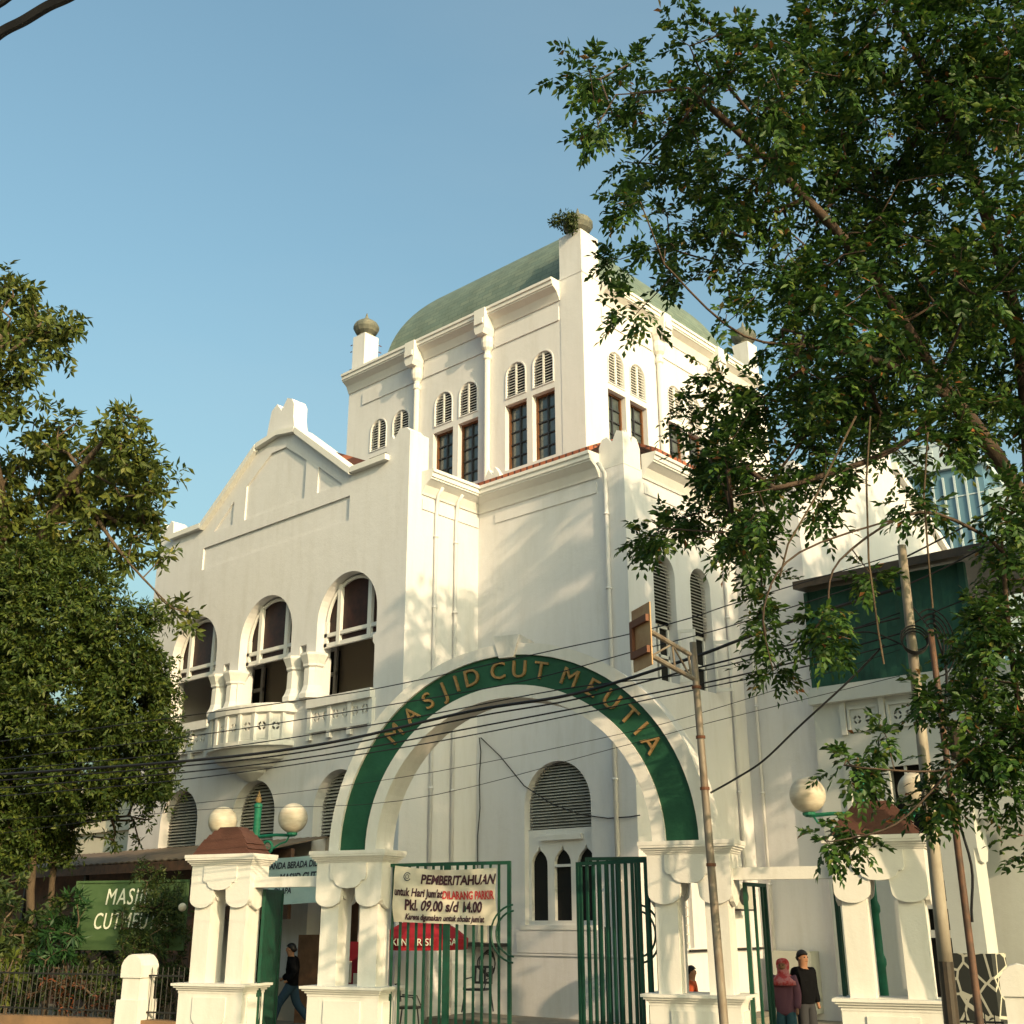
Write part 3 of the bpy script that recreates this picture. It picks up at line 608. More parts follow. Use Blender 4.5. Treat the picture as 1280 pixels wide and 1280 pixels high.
def gpier(x,root,wide=1.4,dep=.6):
    TG=lambda a,b,z:tuple(gw(a,b,z))
    p=MB(); p.box(x-.04,x+wide+.04,-.04,dep+.04,0,.93,T=TG); p.box(x-.10,x+wide+.10,-.10,dep+.10,0,.22,T=TG)
    molding(p,x,x+wide,0,dep,.93,[(.05,.05),(.08,.04),(.12,.035),(.155,.045)])
    pe=p.build('pedestal',GWHITE,root)
    q=MB()   # pedestal relief
    def lobep(c,h,zt_,zb): return [(c-h,zt_)]+[(c-h*math.cos(PI*i/10),zb+ .2-(.2)*math.sin(PI*i/10)) for i in range(11)]+[(c+h,zt_)]
    q.slab(lobep(x+wide/2,.38,.86,.32),[],.03,FG(-.068))
    q.slab(lobep(.3,.2,.86,.32),[],.03,lambda u,v,w:tuple(gw(x+wide+.068-w,u,v)))
    q.build('pedestal_relief',GWHITE,pe)
    for k,cx in enumerate((x+.09,x+wide-.09-.38)):
        c=MB(); c.box(cx,cx+.38,.07,dep-.07,1.1,2.9,T=TG); c.build('column',GWHITE,root)
    h=MB(); h.slab(header_outline(x,wide),[],.09,FG(0)); h.slab(header_outline(x,wide),[],.09,FG(dep-.09))
    sd_=lambda X:(lambda u,v,w:tuple(gw(X-w,u,v)))
    so_=[(.09,3.25),(.09,2.6),(.12,2.5),(.3,2.42),(.48,2.5),(.51,2.6),(.51,3.25)]
    h.slab(so_,[],.07,sd_(x+wide)); h.slab(so_,[],.07,sd_(x+.07)); h.slab([(.09,3.25),(.09,2.7),(.2,2.6),(.3,2.58),(.4,2.6),(.51,2.7),(.51,3.25)],[],.05,sd_(x+.09+.38+.05)); h.slab([(.09,3.25),(.09,2.7),(.2,2.6),(.3,2.58),(.4,2.6),(.51,2.7),(.51,3.25)],[],.05,sd_(x+wide-.09-.38))
    h.box(x+.07,x+wide-.07,.09,dep-.09,2.85,3.25,T=TG)
    ho=h.build('scalloped_header',GWHITE,root)
    q=MB(); q.slab([(x+.31,3.24)]+[(x+.31,2.98),(x+.34,2.93),(x+.4,2.93),(x+.45,2.85),(x+.55,2.80),(x+.7,2.785),(x+.85,2.80),(x+.95,2.85),(x+1.0,2.93),(x+1.06,2.93),(x+1.09,2.98)]+[(x+1.09,3.24)],[],.035,FG(-.035)); q.build('header_relief',GWHITE,ho)
    cpm=MB(); molding(cpm,x,x+wide,0,dep,3.25,[(.02,.03),(.045,.035),(.075,.035),(.11,.04),(.12,.065)]); cpm.build('cap',GWHITE,root)
for x in (-3.14,3.34): gpier(x,gat)
AXC=.80; AZ=3.44
def ring(r0,r1,n=48,z0=AZ):
    return [(AXC-r1*math.cos(PI*i/n),z0+r1*math.sin(PI*i/n)*.992) for i in range(n+1)]+[(AXC+r0*math.cos(PI*i/n),z0+r0*math.sin(PI*i/n)*.992) for i in range(n+1)]
m=MB(); m.slab(ring(3.46,3.68),[],.66,FG(-.04)); m.build('outer_arch_ring',GWHITE,gat)
m=MB(); m.slab(ring(2.66,2.89),[],.66,FG(-.04)); m.build('inner_arch_ring',GWHITE,gat)
m=MB(); m.slab(ring(2.89,3.46),[],.56,FG(.02)); m.build('green_arch_band',GREENB,gat)
m=MB(); m.slab([(AXC-.15,AZ+3.38),(AXC+.15,AZ+3.38),(AXC+.27,AZ+3.80),(AXC-.27,AZ+3.80)],[],.74,FG(-.08)); m.build('keystone',GWHITE,gat)
txt="MASJID CUT MEUTIA"; adv={'I':.5,'J':.8,' ':.26,'M':1.25,'C':1.02,'U':1.0}; 
wd=[adv.get(c,1.) for c in txt]; tot=sum(wd); a0=R(142.5); a1=R(27.5)
m=MB(); acc=0
for c,wv in zip(txt,wd):
    th=a0+(a1-a0)*(acc+wv/2)/tot; acc+=wv
    if c==' ': continue
    px_,pz_=AXC+3.17*math.cos(th),AZ+3.17*.992*math.sin(th); ca,sa=math.cos(th-PI/2),math.sin(th-PI/2)
    m.text(c,.46,lambda u,v,w,px_=px_,pz_=pz_,ca=ca,sa=sa:tuple(gw(px_+u*ca-v*sa,.02+w-.004,pz_+u*sa+v*ca)),depth=.05)
m.build('gold_lettering',GOLD,gat)
for nm,x,lab,bx in (('gate_pillar',-6.05,'white twin-column pillar with brown stepped cap, left of the arched gateway',(-4.65,-3.14)),('gate_pillar',6.35,'white twin-column pillar with brown stepped cap, right of the arched gateway',(4.74,6.35))):
    r_=thing(nm,lab,'pillar',tuple(gw(x+.7,.3,0)),'brown capped gate pillars'); gpier(x,r_)
    m=MB(); zz=3.455; hw_=.66; hd=.30
    for k,(s_,h_) in enumerate(((1,.10),(.9,.10),(.8,.10),(.66,.09),(.52,.08),(.36,.06))):
        a=hw_*s_; b=hd*s_+.05
        m.slab([(x+.7-a-.04,zz),(x+.7+a+.04,zz),(x+.7+a*.9,zz+h_),(x+.7-a*.9,zz+h_)],[],2*b,FG(.3-b)); zz+=h_
    m.build('brown_stepped_cap',BROWNR,r_)
    m=MB(); m.box(bx[0],bx[1],.16,.42,2.83,3.02,T=lambda a,b,z:tuple(gw(a,b,z))); m.build('lintel_beam',GWHITE,r_)
# lamp posts behind the capped pillars
for x,b,lab in ((-5.41,1.15,'green lamp post with two white globes behind the left capped pillar'),(6.80,.95,'green lamp post with two white globes behind the right capped pillar')):
    r_=thing('lamp_post',lab,'lamp post',tuple(gw(x,b,0)),'twin globe lamp posts')
    m=MB(); c=gw(x,b,0); m.lathe(c,[(.16,0),(.16,.3),(.11,.5),(.10,1.5),(.12,1.55),(.12,1.62),(.09,1.7),(.085,2.3),(.11,2.34),(.11,2.42),(.08,2.5),(.075,4.40),(.09,4.45),(.09,4.50),(.05,4.54)],12); m.build('post',GREENL,r_,smooth=True)
    m=MB(); m.lathe(gw(x,b,4.52),[(.04,0),(.07,.07),(.05,.14),(.02,.22),(.004,.28)],10); m.build('flame_finial',GOLD,r_,smooth=True)
    for s_ in (-1,1):
        m=MB(); m.tube([gw(x+s_*.06,b,3.86),gw(x+s_*.5,b,3.88),gw(x+s_*.88,b,3.86)],.035,6)
        m.tube([gw(x+s_*(.27+.17*math.cos(w_)*(1-.06*i)),b,3.66+.15*math.sin(w_)*(1-.06*i)) for i,w_ in enumerate(np.linspace(-1.2,5.2,14))],.03,6)
        m.tube([gw(x+s_*.45,b,3.62),gw(x+s_*.6,b,3.7),gw(x+s_*.75,b,3.74),gw(x+s_*.82,b,3.86)],.02,5)
        m.lathe(gw(x+s_*.88,b,3.84),[(.06,0),(.11,.03),(.11,.07),(.07,.09)],10); ar=m.build('arm',GREENL,r_)
        m=MB(); m.sphere(gw(x+s_*.88,b,4.20),.30,28,18); m.build('globe',GLOBE,r_,smooth=True)
# ------------------------------------------------------------------ gate leaves
def leafgate(name,label,P,D,Wd,z0,z1,step,thick=(),group='green metal gates',half=None,arc=None,m_=GREEN,bw=.022,rows=()):
    """bars in the vertical plane through P along D"""
    D=np.array(D,float);D/=np.linalg.norm(D);Nn=np.array([-D[1],D[0],0])
    T=lambda a,b,z:tuple(P+D*a+Nn*b+np.array([0,0,z]))
    r_=thing(name,label,'gate',(P[0],P[1],0),group)
    f=MB()
    f.box(0,.06,-.03,.03,z0,z1,T=T); f.box(Wd-.06,Wd,-.03,.03,z0,z1,T=T); f.box(.06,Wd-.06,-.026,.026,z1-.06,z1,T=T); f.box(.06,Wd-.06,-.026,.026,z0,z0+.07,T=T)
    for t in thick: f.box(t-.05,t+.05,-.032,.032,z0+.07,z1-.06,T=T)
    for zz in rows: f.box(.06,Wd-.06,-.012,.012,zz-.02,zz+.02,T=T)
    f.build('gate_frame',m_,r_)
    b=MB(); k=.06+step
    while k<Wd-.07: b.box(k-bw,k+bw,-.018,.018,z0+.07,z1-.06,T=T); k+=step
    b.build('bars',m_,r_)
    if half:
        b=MB(); k=half[0]
        while k<half[1]: b.box(k-.012,k+.012,-.035,-.021,z0+.07,half[2],T=T); k+=half[3]
        b.build('lower_bars',m_,r_)
    if arc:
        c=MB(); cx,cz,rr_,sg=arc
        for q in (rr_,rr_-.1): c.tube([T(cx-sg*q*math.cos(w_),-.05,cz+q*math.sin(w_)) for w_ in np.linspace(-1.45,1.45,16)],.018,6)
        c.build('crescent_handle',m_,r_)
    return r_
leafgate('metal_gate','wide green barred gate leaf carrying the white notice banner, left in the arch',gw(-1.9,.35,0),GD,2.60,.12,3.22,.165,thick=(1.33,),arc=(2.72,2.0,.48,1),rows=(),bw=.02)
pa=MB(); pa.box(-2.0,-1.90,.30,.40,0,3.3,T=lambda a,b,z:tuple(gw(a,b,z))); po=pa.build('gate_post',GREEN); tag(po,'green hinge post beside the left arch pier','post')
# right leaf, folded inward as two panels
hp=gw(3.25,.35,0)
leafgate('metal_gate','folded green barred gate leaf standing open at the right arch pier',hp,-GD*.96+GN*.40,1.66,.12,3.2,.15,bw=.026,arc=(.30,2.0,.46,1))
leafgate('metal_gate','second panel of the folded green gate, behind the open leaf in the arch',hp-GD*1.50+GN*1.0,GD*.97+GN*.25,1.35,.12,3.3,.17,half=(.06,.6,2.1,.09),bw=.024)
# side gates
q=gw(-4.58,.4,0)
s1=leafgate('side_gate','solid green panelled side gate standing ajar left of the arch',q,np.array([-.56,.83,0]),1.1,.05,2.80,.09,bw=.042)
leafgate('side_gate','narrow green gate post leaf against the left arch pier, beyond the walking man',gw(-3.25,.5,0),GN*1.0+GD*-.05,.9,.05,2.8,.1,bw=.03)
leafgate('side_gate','bright green side gate frame edge-on beside the right arch pier',gw(4.85,.45,0),GN*.98+GD*.10,1.1,.05,2.80,.42,m_=GREEN,bw=.03)
leafgate('side_gate','dark green side gate edge-on beside the right capped pillar',gw(6.3,.45,0),GN*1.0-GD*.12,1.1,.05,2.76,.16,bw=.02)
# banner on gate
def cloth(name,label,T,Wd,H,lines,m0,nx=26,ny=16,amp=.035,cat='banner',sag=.06):
    r_=thing(name,label,cat,T(Wd/2,0,0))
    def wob(u,v): return amp*(math.sin(3.1*u+4.*v)+.6*math.sin(7*u-5*v+1)+.4*math.sin(11*(u+v)))
    mb=MB(); V=[];F=[]
    def S(u,v,w=0):
        vv=v-sag*math.sin(PI*min(1,max(0,u/Wd)))*(v+H)/H*1.0 if False else v - sag*math.sin(PI*u/Wd)*(1+v/H)
        return T(u,vv,wob(u,v)+w)
    for i in range(nx+1):
        for j in range(ny+1): V.append(S(Wd*i/nx,-H*j/ny))
    for i in range(nx):
        for j in range(ny): a=i*(ny+1)+j; F.append((a,a+1,a+ny+2,a+ny+1))
    mb.add(V,F); o=mb.build('cloth',m0,r_,smooth=True)
    for (t,u,v,s,mm,xs,sh,al) in lines:
        l=MB(); l.text(t,s,lambda a,b,w,u=u,v=v:S(u+a,v+b,-.012+w*.2),depth=.006,align=al,xs=xs,shear=sh,bold=s*.035); l.build('lettering',mm,r_)
    return r_
bT=lambda u,v,w:tuple(gw(-1.62+u,.27+w,3.18+v-.035*u))
bb=cloth('notice_banner','crumpled white notice banner with dark and red lettering tied to the green gate','',0,0,[],CLOTH) if False else cloth('notice_banner','crumpled white notice banner with dark and red lettering tied to the green gate',bT,2.08,.98,[
 ('PEMBERITAHUAN',1.30,-.20,.235,INK,.82,.22,'CENTER'),("untuk Hari Jum'at",.03,-.45,.20,INK,.68,.1,'LEFT'),('DILARANG PARKIR',1.0,-.47,.20,INKR,.62,0,'LEFT'),
 ('Pkl. 09.00 s/d 14.00',1.02,-.68,.26,INK,.76,.12,'CENTER'),("Karena digunakan untuk sholat jum'at",1.04,-.885,.145,INK,.72,.3,'CENTER')],CLOTH)
m=MB(); m.tube([tuple(gw(-1.62+.30+.07*math.cos(t),.215,2.98+.07*math.sin(t))) for t in np.linspace(.6,5.7,12)],.008,5); m.tube([tuple(gw(-1.62+.30+.035*math.cos(t),.215,2.98+.035*math.sin(t))) for t in np.linspace(0,6.2,8)],.006,5); m.build('emblem',INKD,bb)
# welcome banner hung behind the side gate
q=at(338,1074,24.6); dV=at(392,1068,24.6)-q; dV[2]=0; Wb=np.linalg.norm(dV); dV/=Wb; nB=np.array([-dV[1],dV[0],0])
cloth('hanging_banner','pale blue banner with dark lettering hung under the awning beyond the side gate',lambda u,v,w:tuple(q+dV*(u-.5)+nB*w+np.array([0,0,v+.06*u])),1.75,.98,[
 ('ANDA BERADA DILINGKUNGAN',.50,-.17,.19,INKD,.62,.15,'LEFT'),('MASJID CUT MEUTIA',.72,-.42,.20,INKD,.72,.15,'LEFT'),('DI APA',.62,-.70,.17,INKD,.7,.15,'LEFT')],CLOTHB,amp=.015,sag=.02)

# ------------------------------------------------------------------ awning along the front wing
aw=thing('awning','long rusty lean-to awning along the mosque front wing','awning',(-28,17.5,0))
m=MB(); n=150; V=[];F=[]
xa,xb=-46.,-22.9; yA,zA,yB,zB=Yw-.02,4.17,15.9,3.62
for i in range(n+1):
    x=xa+(xb-xa)*i/n; dz=.03*math.sin(i*PI)+(.025 if i%2 else 0)
    V+= [(x,yA,zA+dz),(x,yB,zB+dz),(x,yB,zB+dz-.03),(x,yA,zA+dz-.03)]
for i in range(n):
    a=i*4; F+=[(a,a+4,a+5,a+1),(a+1,a+5,a+6,a+2),(a+2,a+6,a+7,a+3),(a+3,a+7,a+4,a)]
F+=[(0,1,2,3),(n*4+3,n*4+2,n*4+1,n*4)]; m.add(V,F); m.build('corrugated_sheet',AWN,aw)
m=MB(); m.box(xa,xb,yB+.0,yB+.1,zB-.26,zB-.035); m.build('fascia_board',DPOLE,aw)
MB().box(-46,-26.6,17.4,17.5,0,3.8).build('painted_shade_wall',DPOLE,aw); MB().box(-26.6,-22.95,17.6,17.7,2.25,3.85).build('painted_shade_strip',DPOLE,aw)  # dark sheets added to stand in for the deep shade under the awning
for x in (-33,-29.7,-26.4):
    m=MB(); m.box(x-.05,x+.05,yB+.12,yB+.22,0,zB-.0); m.build('post',METB,aw)
    m=MB(); m.tube([(x,yB+.2,zB-.1),(x,yA,zA-.1)],.04,6); m.build('rafter',METB,aw)
# dark box / canopy at the corner (seen through the arch)
kb=thing('canopy','small dark flat canopy fixed at the corner of the mosque front wing','canopy',(-21.5,18,0))
m=MB(); m.box(-22.7,-20.5,16.9,Yw-.01,3.35,3.5); m.box(-22.7,-20.5,16.9,16.95,3.0,3.35); m.box(-22.7,-22.65,16.95,Yw-.01,3.0,3.35); m.box(-20.55,-20.5,16.95,Yw-.01,3.0,3.35); m.build('canopy_shell',METB,kb)

# green name board behind the shrubs
sP=at(98,1103,26.2); e_=at(236,1096,25.4)-sP; W_=math.hypot(e_[0],e_[1]); dS=np.array([e_[0],e_[1],0])/W_; nS=np.array([-dS[1],dS[0],0])
ST=lambda u,v,w:tuple(sP+dS*u+nS*w+np.array([0,0,v]))
sg=thing('name_board','green board with white slanted capitals behind the left shrubs','sign',tuple(sP+np.array([0,0,-3])))
m=MB(); m.slab(rect(0,W_,-1.42,0),[],.06,ST); m.build('board',SGREEN,sg)
m=MB(); m.slab(rect(-.03,W_+.03,-1.45,.03),[rect(.02,W_-.02,-1.40,-.02)],.04,lambda u,v,w:ST(u,v,w-.03)); m.build('board_frame',SGREEN,sg)
m=MB(); m.text('MASJID',.50,lambda u,v,w:ST(1.42+u,-.34+v,-.012+w),depth=.01,xs=.72,shear=.2,sp=1.15); m.text('CUTMEUTIA',.50,lambda u,v,w:ST(1.52+u,-.86+v,-.012+w),depth=.01,xs=.66,shear=.2,sp=1.12); m.build('lettering',INKW,sg)
m=MB(); m.box(.5,.58,.07,.15,-3.6,-.1,T=lambda x,y,z:ST(x,z,y)); m.build('post',METB,sg); m=MB(); m.box(W_-.58,W_-.5,.07,.15,-3.6,-.1,T=lambda x,y,z:ST(x,z,y)); m.build('post',METB,sg)

# ------------------------------------------------------------------ street wall, fence and posts
def fence(a0,a1,zp,zt,label,step=.13):
    r_=thing('railing',label,'railing',tuple(gw((a0+a1)/2,.1,0)),'street railings')
    TG=lambda a,b,z:tuple(gw(a,b,z))
    m=MB(); m.box(a0,a1,-.05,.25,0,zp,T=TG); m.build('plinth',KERB,r_)
    m=MB(); m.box(a0,a1,.08,.12,zp+.12,zp+.15,T=TG); m.box(a0,a1,.08,.12,zt-.18,zt-.15,T=TG)
    k=a0+step/2
    while k<a1: m.tube([gw(k,.1,zp),gw(k,.1,zt-.04),gw(k,.1,zt)],[.009,.009,.002],5); k+=step
    m.build('bars',METB,r_)
fence(-16,-7.42,.42,1.38,'thin dark metal railing on a brown plinth before the left shrubs')
fence(-6.95,-6.1,.42,1.38,'short dark railing between the small post and the left capped pillar')
fence(7.85,8.55,.42,.98,'low dark railing right of the right capped pillar')
for x,lab in ((-7.2,'small round-topped white post left of the gate pillars'),(8.83,'small round-topped white post at the right edge')):
    r_=thing('wall_post',lab,'post',tuple(gw(x,.1,0)),'small white posts')
    m=MB(); TG=lambda a,b,z:tuple(gw(a,b,z)); m.box(x-.27,x+.27,-.17,.37,0,.78,T=TG); m.box(x-.215,x+.215,-.115,.315,.78,1.18,T=TG); m.build('post_shaft',GWHITE,r_)
    m=MB(); 
    m.slab([(x-.25,1.18),(x+.25,1.18),(x+.25,1.40),(x+.2,1.50),(x+.1,1.585),(x,1.61),(x-.1,1.585),(x-.2,1.50),(x-.25,1.40)],[],.5,FG(-.15)); m.build('rounded_head',GWHITE,r_)

# ------------------------------------------------------------------ poles
def pxpole(name,label,b,t,d,rb,rt_,m0,cat='pole',black=None,group=None):
    B=at(*b,d); T_=at(*t,d); 
    n=np.array([-GD[1],GD[0],0]); B=onV(b[0],b[1],at(*b,d),GD); T_=onV(t[0],t[1],B,GD)
    dr=(T_-B)/(T_[2]-B[2]); F0=B-dr*B[2]
    r_=thing(name,label,cat,(F0[0],F0[1],0),group)
    zs=np.linspace(0,T_[2],12); z_b=black or 0
    m=MB(); P=[F0+dr*z for z in np.linspace(z_b,T_[2],10)]; m.tube(P,[rb+(rt_-rb)*i/9 for i in range(10)],12)
    pm=m.build('shaft',m0,r_,smooth=False)
    for pl in pm.data.polygons: pl.use_smooth=len(pl.vertices)==4
    if black:
        m=MB(); m.tube([F0,F0+dr*black],rb*1.03,12); m.build('painted_base',BLACKP,r_)
    return r_,F0,dr,T_
p1,F1,D1,T1=pxpole('sign_pole','rusty steel pole carrying a bracketed sign seen from behind, before the right arch pier',(905,1280),(866,803),14.6,.062,.048,POLE)
for z in (2.9,3.9,4.6,5.3):
    m=MB(); c=F1+D1*z; m.lathe(c,[(.066,0),(.066,.04)],12); m.build('pole_band',RUSTD,p1)
# bracket: two long tubes towards the panel at px 800
def pj(x,y,d): return at(x,y,d)
pdp=14.6
Aq=[pj(862,818,14.55),pj(797,780,13.1)]; Bq=[pj(866,848,14.55),pj(800,812,13.1)]
m=MB(); m.tube(Aq,.032,8); m.tube(Bq,.032,8); m.tube([Aq[0]+(Aq[1]-Aq[0])*.03,Bq[0]+(Bq[1]-Bq[0])*.03],.016,6)
k=.36; pA=Aq[0]+(Aq[1]-Aq[0])*k; pB=Bq[0]+(Bq[1]-Bq[0])*k
m.tube([pA,pB],.014,6); m.tube([pA,Bq[0]+(Bq[1]-Bq[0])*.04],.014,6); k=.8; qA=Aq[0]+(Aq[1]-Aq[0])*k; qB=Bq[0]+(Bq[1]-Bq[0])*k; m.tube([qA,qB],.014,6); m.tube([pA,qB],.012,6); m.build('bracket_arm',POLE,p1)
c0=(Aq[1]+Bq[1])/2; dx=(Aq[0]-Aq[1]); dx[2]=0; dx/=np.linalg.norm(dx)
# the sign plate: seen obliquely from behind
pc=[pj(789,752,13.2),pj(812,768,12.7),pj(815,843,12.7),pj(796,832,13.2)]
hdir=pc[1]-pc[0]; hdir[2]=0; wS=.75; hdir/=np.linalg.norm(hdir); 
cc=(pc[0]+pc[2])/2; nrm=np.array([-hdir[1],hdir[0],0])
PT=lambda u,v,w:tuple(cc+hdir*u+nrm*w+np.array([0,0,v]))
m=MB(); m.slab(rect(-.24,.24,-.36,.36),[],.015,PT); m.build('sign_plate',RUSTY,p1)
m=MB(); m.slab(rect(-.22,.22,-.22,-.14),[],.04,lambda u,v,w:PT(u,v,w-.045)); m.slab(rect(-.22,.22,.14,.22),[],.04,lambda u,v,w:PT(u,v,w-.045)); m.slab(rect(-.22,-.16,-.14,.14),[],.04,lambda u,v,w:PT(u,v,w-.045)); m.build('plate_stiffener',RUSTD,p1)
p2,F2,D2,T2=pxpole('utility_pole','pale utility pole with black painted foot and cable coil, right of the capped pillar','(x)' and (1190,1280),(1127,682),14.2,.092,.06,POLEW,black=1.72)
p3,F3,D3,T3=pxpole('utility_pole','dark thin utility pole with a tangle of cables, rightmost of the street poles',(1225,1280),(1163,787),13.6,.048,.04,DPOLE)
m=MB()
for q_ in range(3):
    c=F2+D2*5.85+np.array([0,0,.03*q_]); rr_=.17+.012*q_
    m.tube([c+rt*rr_*math.cos(t)+np.array([0,0,1])*rr_*.95*math.sin(t)-fwd*(.12+.01*q_) for t in np.linspace(0,2*PI,24)],.012,5)
o=m.build('cable_coil',CABLE,p2)
m=MB(); c=F3+D3*5.9
for q_ in range(4):
    m.tube([c+np.array([0,0,.05])+rt*(.22+.03*q_)*math.sin(t)*(.6+.1*q_)-fwd*.06+np.array([0,0,1])*(.2+.05*q_)*math.cos(t)*1.3-np.array([0,0,.25]) for t in np.linspace(-.6,2.2+.3*q_,16)],.011,5)
m.build('cable_coil',CABLE,p3)
m=MB(); m.lathe(F3+D3*4.15+rt*.17,[(.10,0),(.11,.05),(.11,.42),(.08,.5)],12); m.build('splice_box',BLACKP,p3)
m=MB(); m.tube([F3+D3*z+rt*(.09+.04*math.sin(z*5))-fwd*.03 for z in np.linspace(2.2,6.1,30)],.018,5); m.build('hanging_cable',CABLE,p3)
# ------------------------------------------------------------------ overhead cables
def cable(pts,r,label,Q=F2,D=GD,m0=CABLE,n=5,grp='overhead cables'):
    P=[onV(x,y,Q,D) for x,y in pts]; S=[]
    for i in range(len(P)-1):       # catmull-rom
        p0=P[max(i-1,0)];p1_=P[i];p2_=P[i+1];p3_=P[min(i+2,len(P)-1)]
        for k in range(6):
            t=k/6; S.append(.5*((2*p1_)+(-p0+p2_)*t+(2*p0-5*p1_+4*p2_-p3_)*t*t+(-p0+3*p1_-3*p2_+p3_)*t**3))
    S.append(P[-1]); m=MB().tube(S,r,n); o=m.build('overhead_cable',m0); tag(o,label,'cable',grp); return o
E_=[(-60,972),(225,952),(404,930),(589,889),(720,867),(860,824),(925,800),(1004,772),(1125,735)]
cable(E_,.026,'thickest black cable crossing the arch just above the others',Q=F2)
cable([(-60,980),(225,958),(404,936),(589,897),(720,874),(860,838),(1004,802),(1125,772)],.014,'thin cable hugging the underside of the thickest cable')
cable([(-60,935),(232,895),(400,872),(500,855),(700,811),(785,793),(865,772),(925,752),(1125,692)],.009,'topmost thin cable, level with the upper lettering of the arch')
cable([(-60,955),(225,922),(500,879),(660,850),(790,815),(845,801),(925,779),(1125,716)],.009,'second cable from the top of the bundle')
cable([(-60,968),(225,941),(472,905),(700,862),(860,842),(1004,806),(1125,766)],.010,'third cable from the top of the bundle',Q=F2+GN*.1)
cable([(-60,990),(225,966),(404,944),(600,908),(860,858),(1000,826),(1125,792)],.013,'black cable in the lower part of the bundle',Q=F2+GN*.05)
cable([(-60,1000),(225,975),(500,935),(720,893),(865,863),(1004,834),(1125,804)],.010,'lowest of the bundled cables left of the arch',Q=F2-GN*.05)
cable([(-60,1030),(225,1006),(500,972),(760,921),(900,884),(1125,812)],.005,'fine wire sagging below the cable bundle')
cable([(-60,1050),(225,1014),(500,1001),(765,936),(900,900),(1125,845)],.005,'finest wire, lowest of all across the arch opening')
cable([(1105,806),(1060,852),(1000,907),(955,950),(920,973),(888,991)],.016,'thick black drop cable sloping from the utility pole to the sign pole')
cable([(1125,700),(1180,672),(1240,640),(1340,590)],.014,'black cable rising right from the utility pole top')
cable([(1125,735),(1200,700),(1340,625)],.012,'black cable running right below the pole top',Q=F2+GN*.1)
cable([(1125,790),(1180,760),(1340,700)],.010,'lower black cable running right from the pole')
cable([(1168,793),(1150,770),(1127,742)],.012,'short black cable looping between the two utility poles')
cable([(1168,800),(1148,812),(1132,800)],.012,'slack black loop between the two utility poles')
cable([(1000,820),(1040,800),(1085,790),(1128,806)],.012,'cable drooping in front of the green screens to the pole')
cable([(-40,75),(0,41),(30,25),(60,7),(92,-8),(140,-40)],.024,'thick black cable crossing the top left corner of the sky',Q=at(40,20,5),D=np.array([.93,.36,0]))
cable([(-40,30),(0,5),(10,-2),(60,-40)],.014,'thinner cable at the very top left corner',Q=at(0,5,5),D=np.array([.93,.36,0]))
def wallwire(P,label):
    o=MB().tube(P,.014,5).build('wall_wire',CABLE); tag(o,label,'wire')
wallwire([onY(x,y,Yc-.04) for x,y in ((599,922),(601,940),(599,975),(600,1010),(597,1045),(597,1085))],'thin black wire running down the corner block beside the arched louvre')
wallwire([onY(x,y,Yc-.05) for x,y in ((601,922),(625,945),(655,982),(690,1005),(725,1018),(760,1023),(788,1021),(800,1019))],'black wire drooping across the arched louvre window')

# ------------------------------------------------------------------ courtyard things
def frust(mb,c,r0,r1,h,n=8): mb.lathe(c,[(r0,0),(r1,h)],n)
ub=at(528,1262,24.3); 
um=thing('market_umbrella','red market umbrella with white lettering behind the barred gate','umbrella',(ub[0],ub[1],0))
m=MB(); m.lathe((ub[0],ub[1],0),[(.03,0),(.03,2.25)],8); m.build('pole',METB,um)
m=MB(); m.lathe((ub[0],ub[1],1.62),[(.98,0),(1.0,.0),(1.02,.22),(.75,.42),(.4,.60),(.03,.74)],8,rot=.3); m.build('canopy',RED,um)
m=MB(); dU=rt/1.
for k in range(-1,2):
    th=math.atan2(-fwd[1],-fwd[0])+k*.55+.1; c=np.array([ub[0]+.96*math.cos(th),ub[1]+.96*math.sin(th),1.78]); tn=np.array([-math.sin(th),math.cos(th),0]); nn=np.array([math.cos(th),math.sin(th),0])
    m.text(['KEN','RISE','SSA'][k+1],.2,lambda u,v,w:tuple(c+tn*u+nn*(.06-w)+np.array([0,0,v])),depth=.01)
m.build('valance_lettering',INKW,um)
def chair(c,ang,label,mm):
    r_=thing('chair',label,'chair',(c[0],c[1],c[2]),'courtyard chairs'); ca,sa=math.cos(ang),math.sin(ang)
    T=lambda x,y,z:(c[0]+x*ca-y*sa,c[1]+x*sa+y*ca,c[2]+z)
    m=MB(); m.box(-.23,.23,-.22,.22,.43,.47,T=T); m.build('seat',mm,r_)
    m=MB(); m.slab(rect(-.23,.23,.55,.92),[rect(-.17+.12*k,-.11+.12*k+.02,.6,.87) for k in range(3)],.03,lambda u,v,w:T(u,.22+w+.1*(v-.5),v)); m.build('backrest',mm,r_)
    for sx in (-1,1):
        for sy in (-1,1):
            m=MB(); m.tube([T(sx*.21,sy*.2,.45),T(sx*.25,sy*.26,0)],.016,6); m.build('leg',mm,r_)
        m=MB(); m.tube([T(sx*.24,.22,.68),T(sx*.26,-.1,.66),T(sx*.25,-.2,.45)],.016,6); m.build('armrest',mm,r_)
cq=at(597,1262,24.6); chair((cq[0],cq[1],.35),.3,'dark slatted chair beside the white wall behind the gate',PLAST)
cq=at(512,1268,23.8); chair((cq[0],cq[1],.05),2.2,'low dark chair under the red umbrella',METB)
m=MB(); q=onY(607,1190,Yc); r_=thing('shelf','dark wall shelf with coiled hose under it, right of the red umbrella','shelf',(q[0],Yc,1.4))
m.box(q[0]-.75,q[0]+.75,Yc-.4,Yc-.01,1.62,1.70); m.build('board',METB,r_)
m=MB()
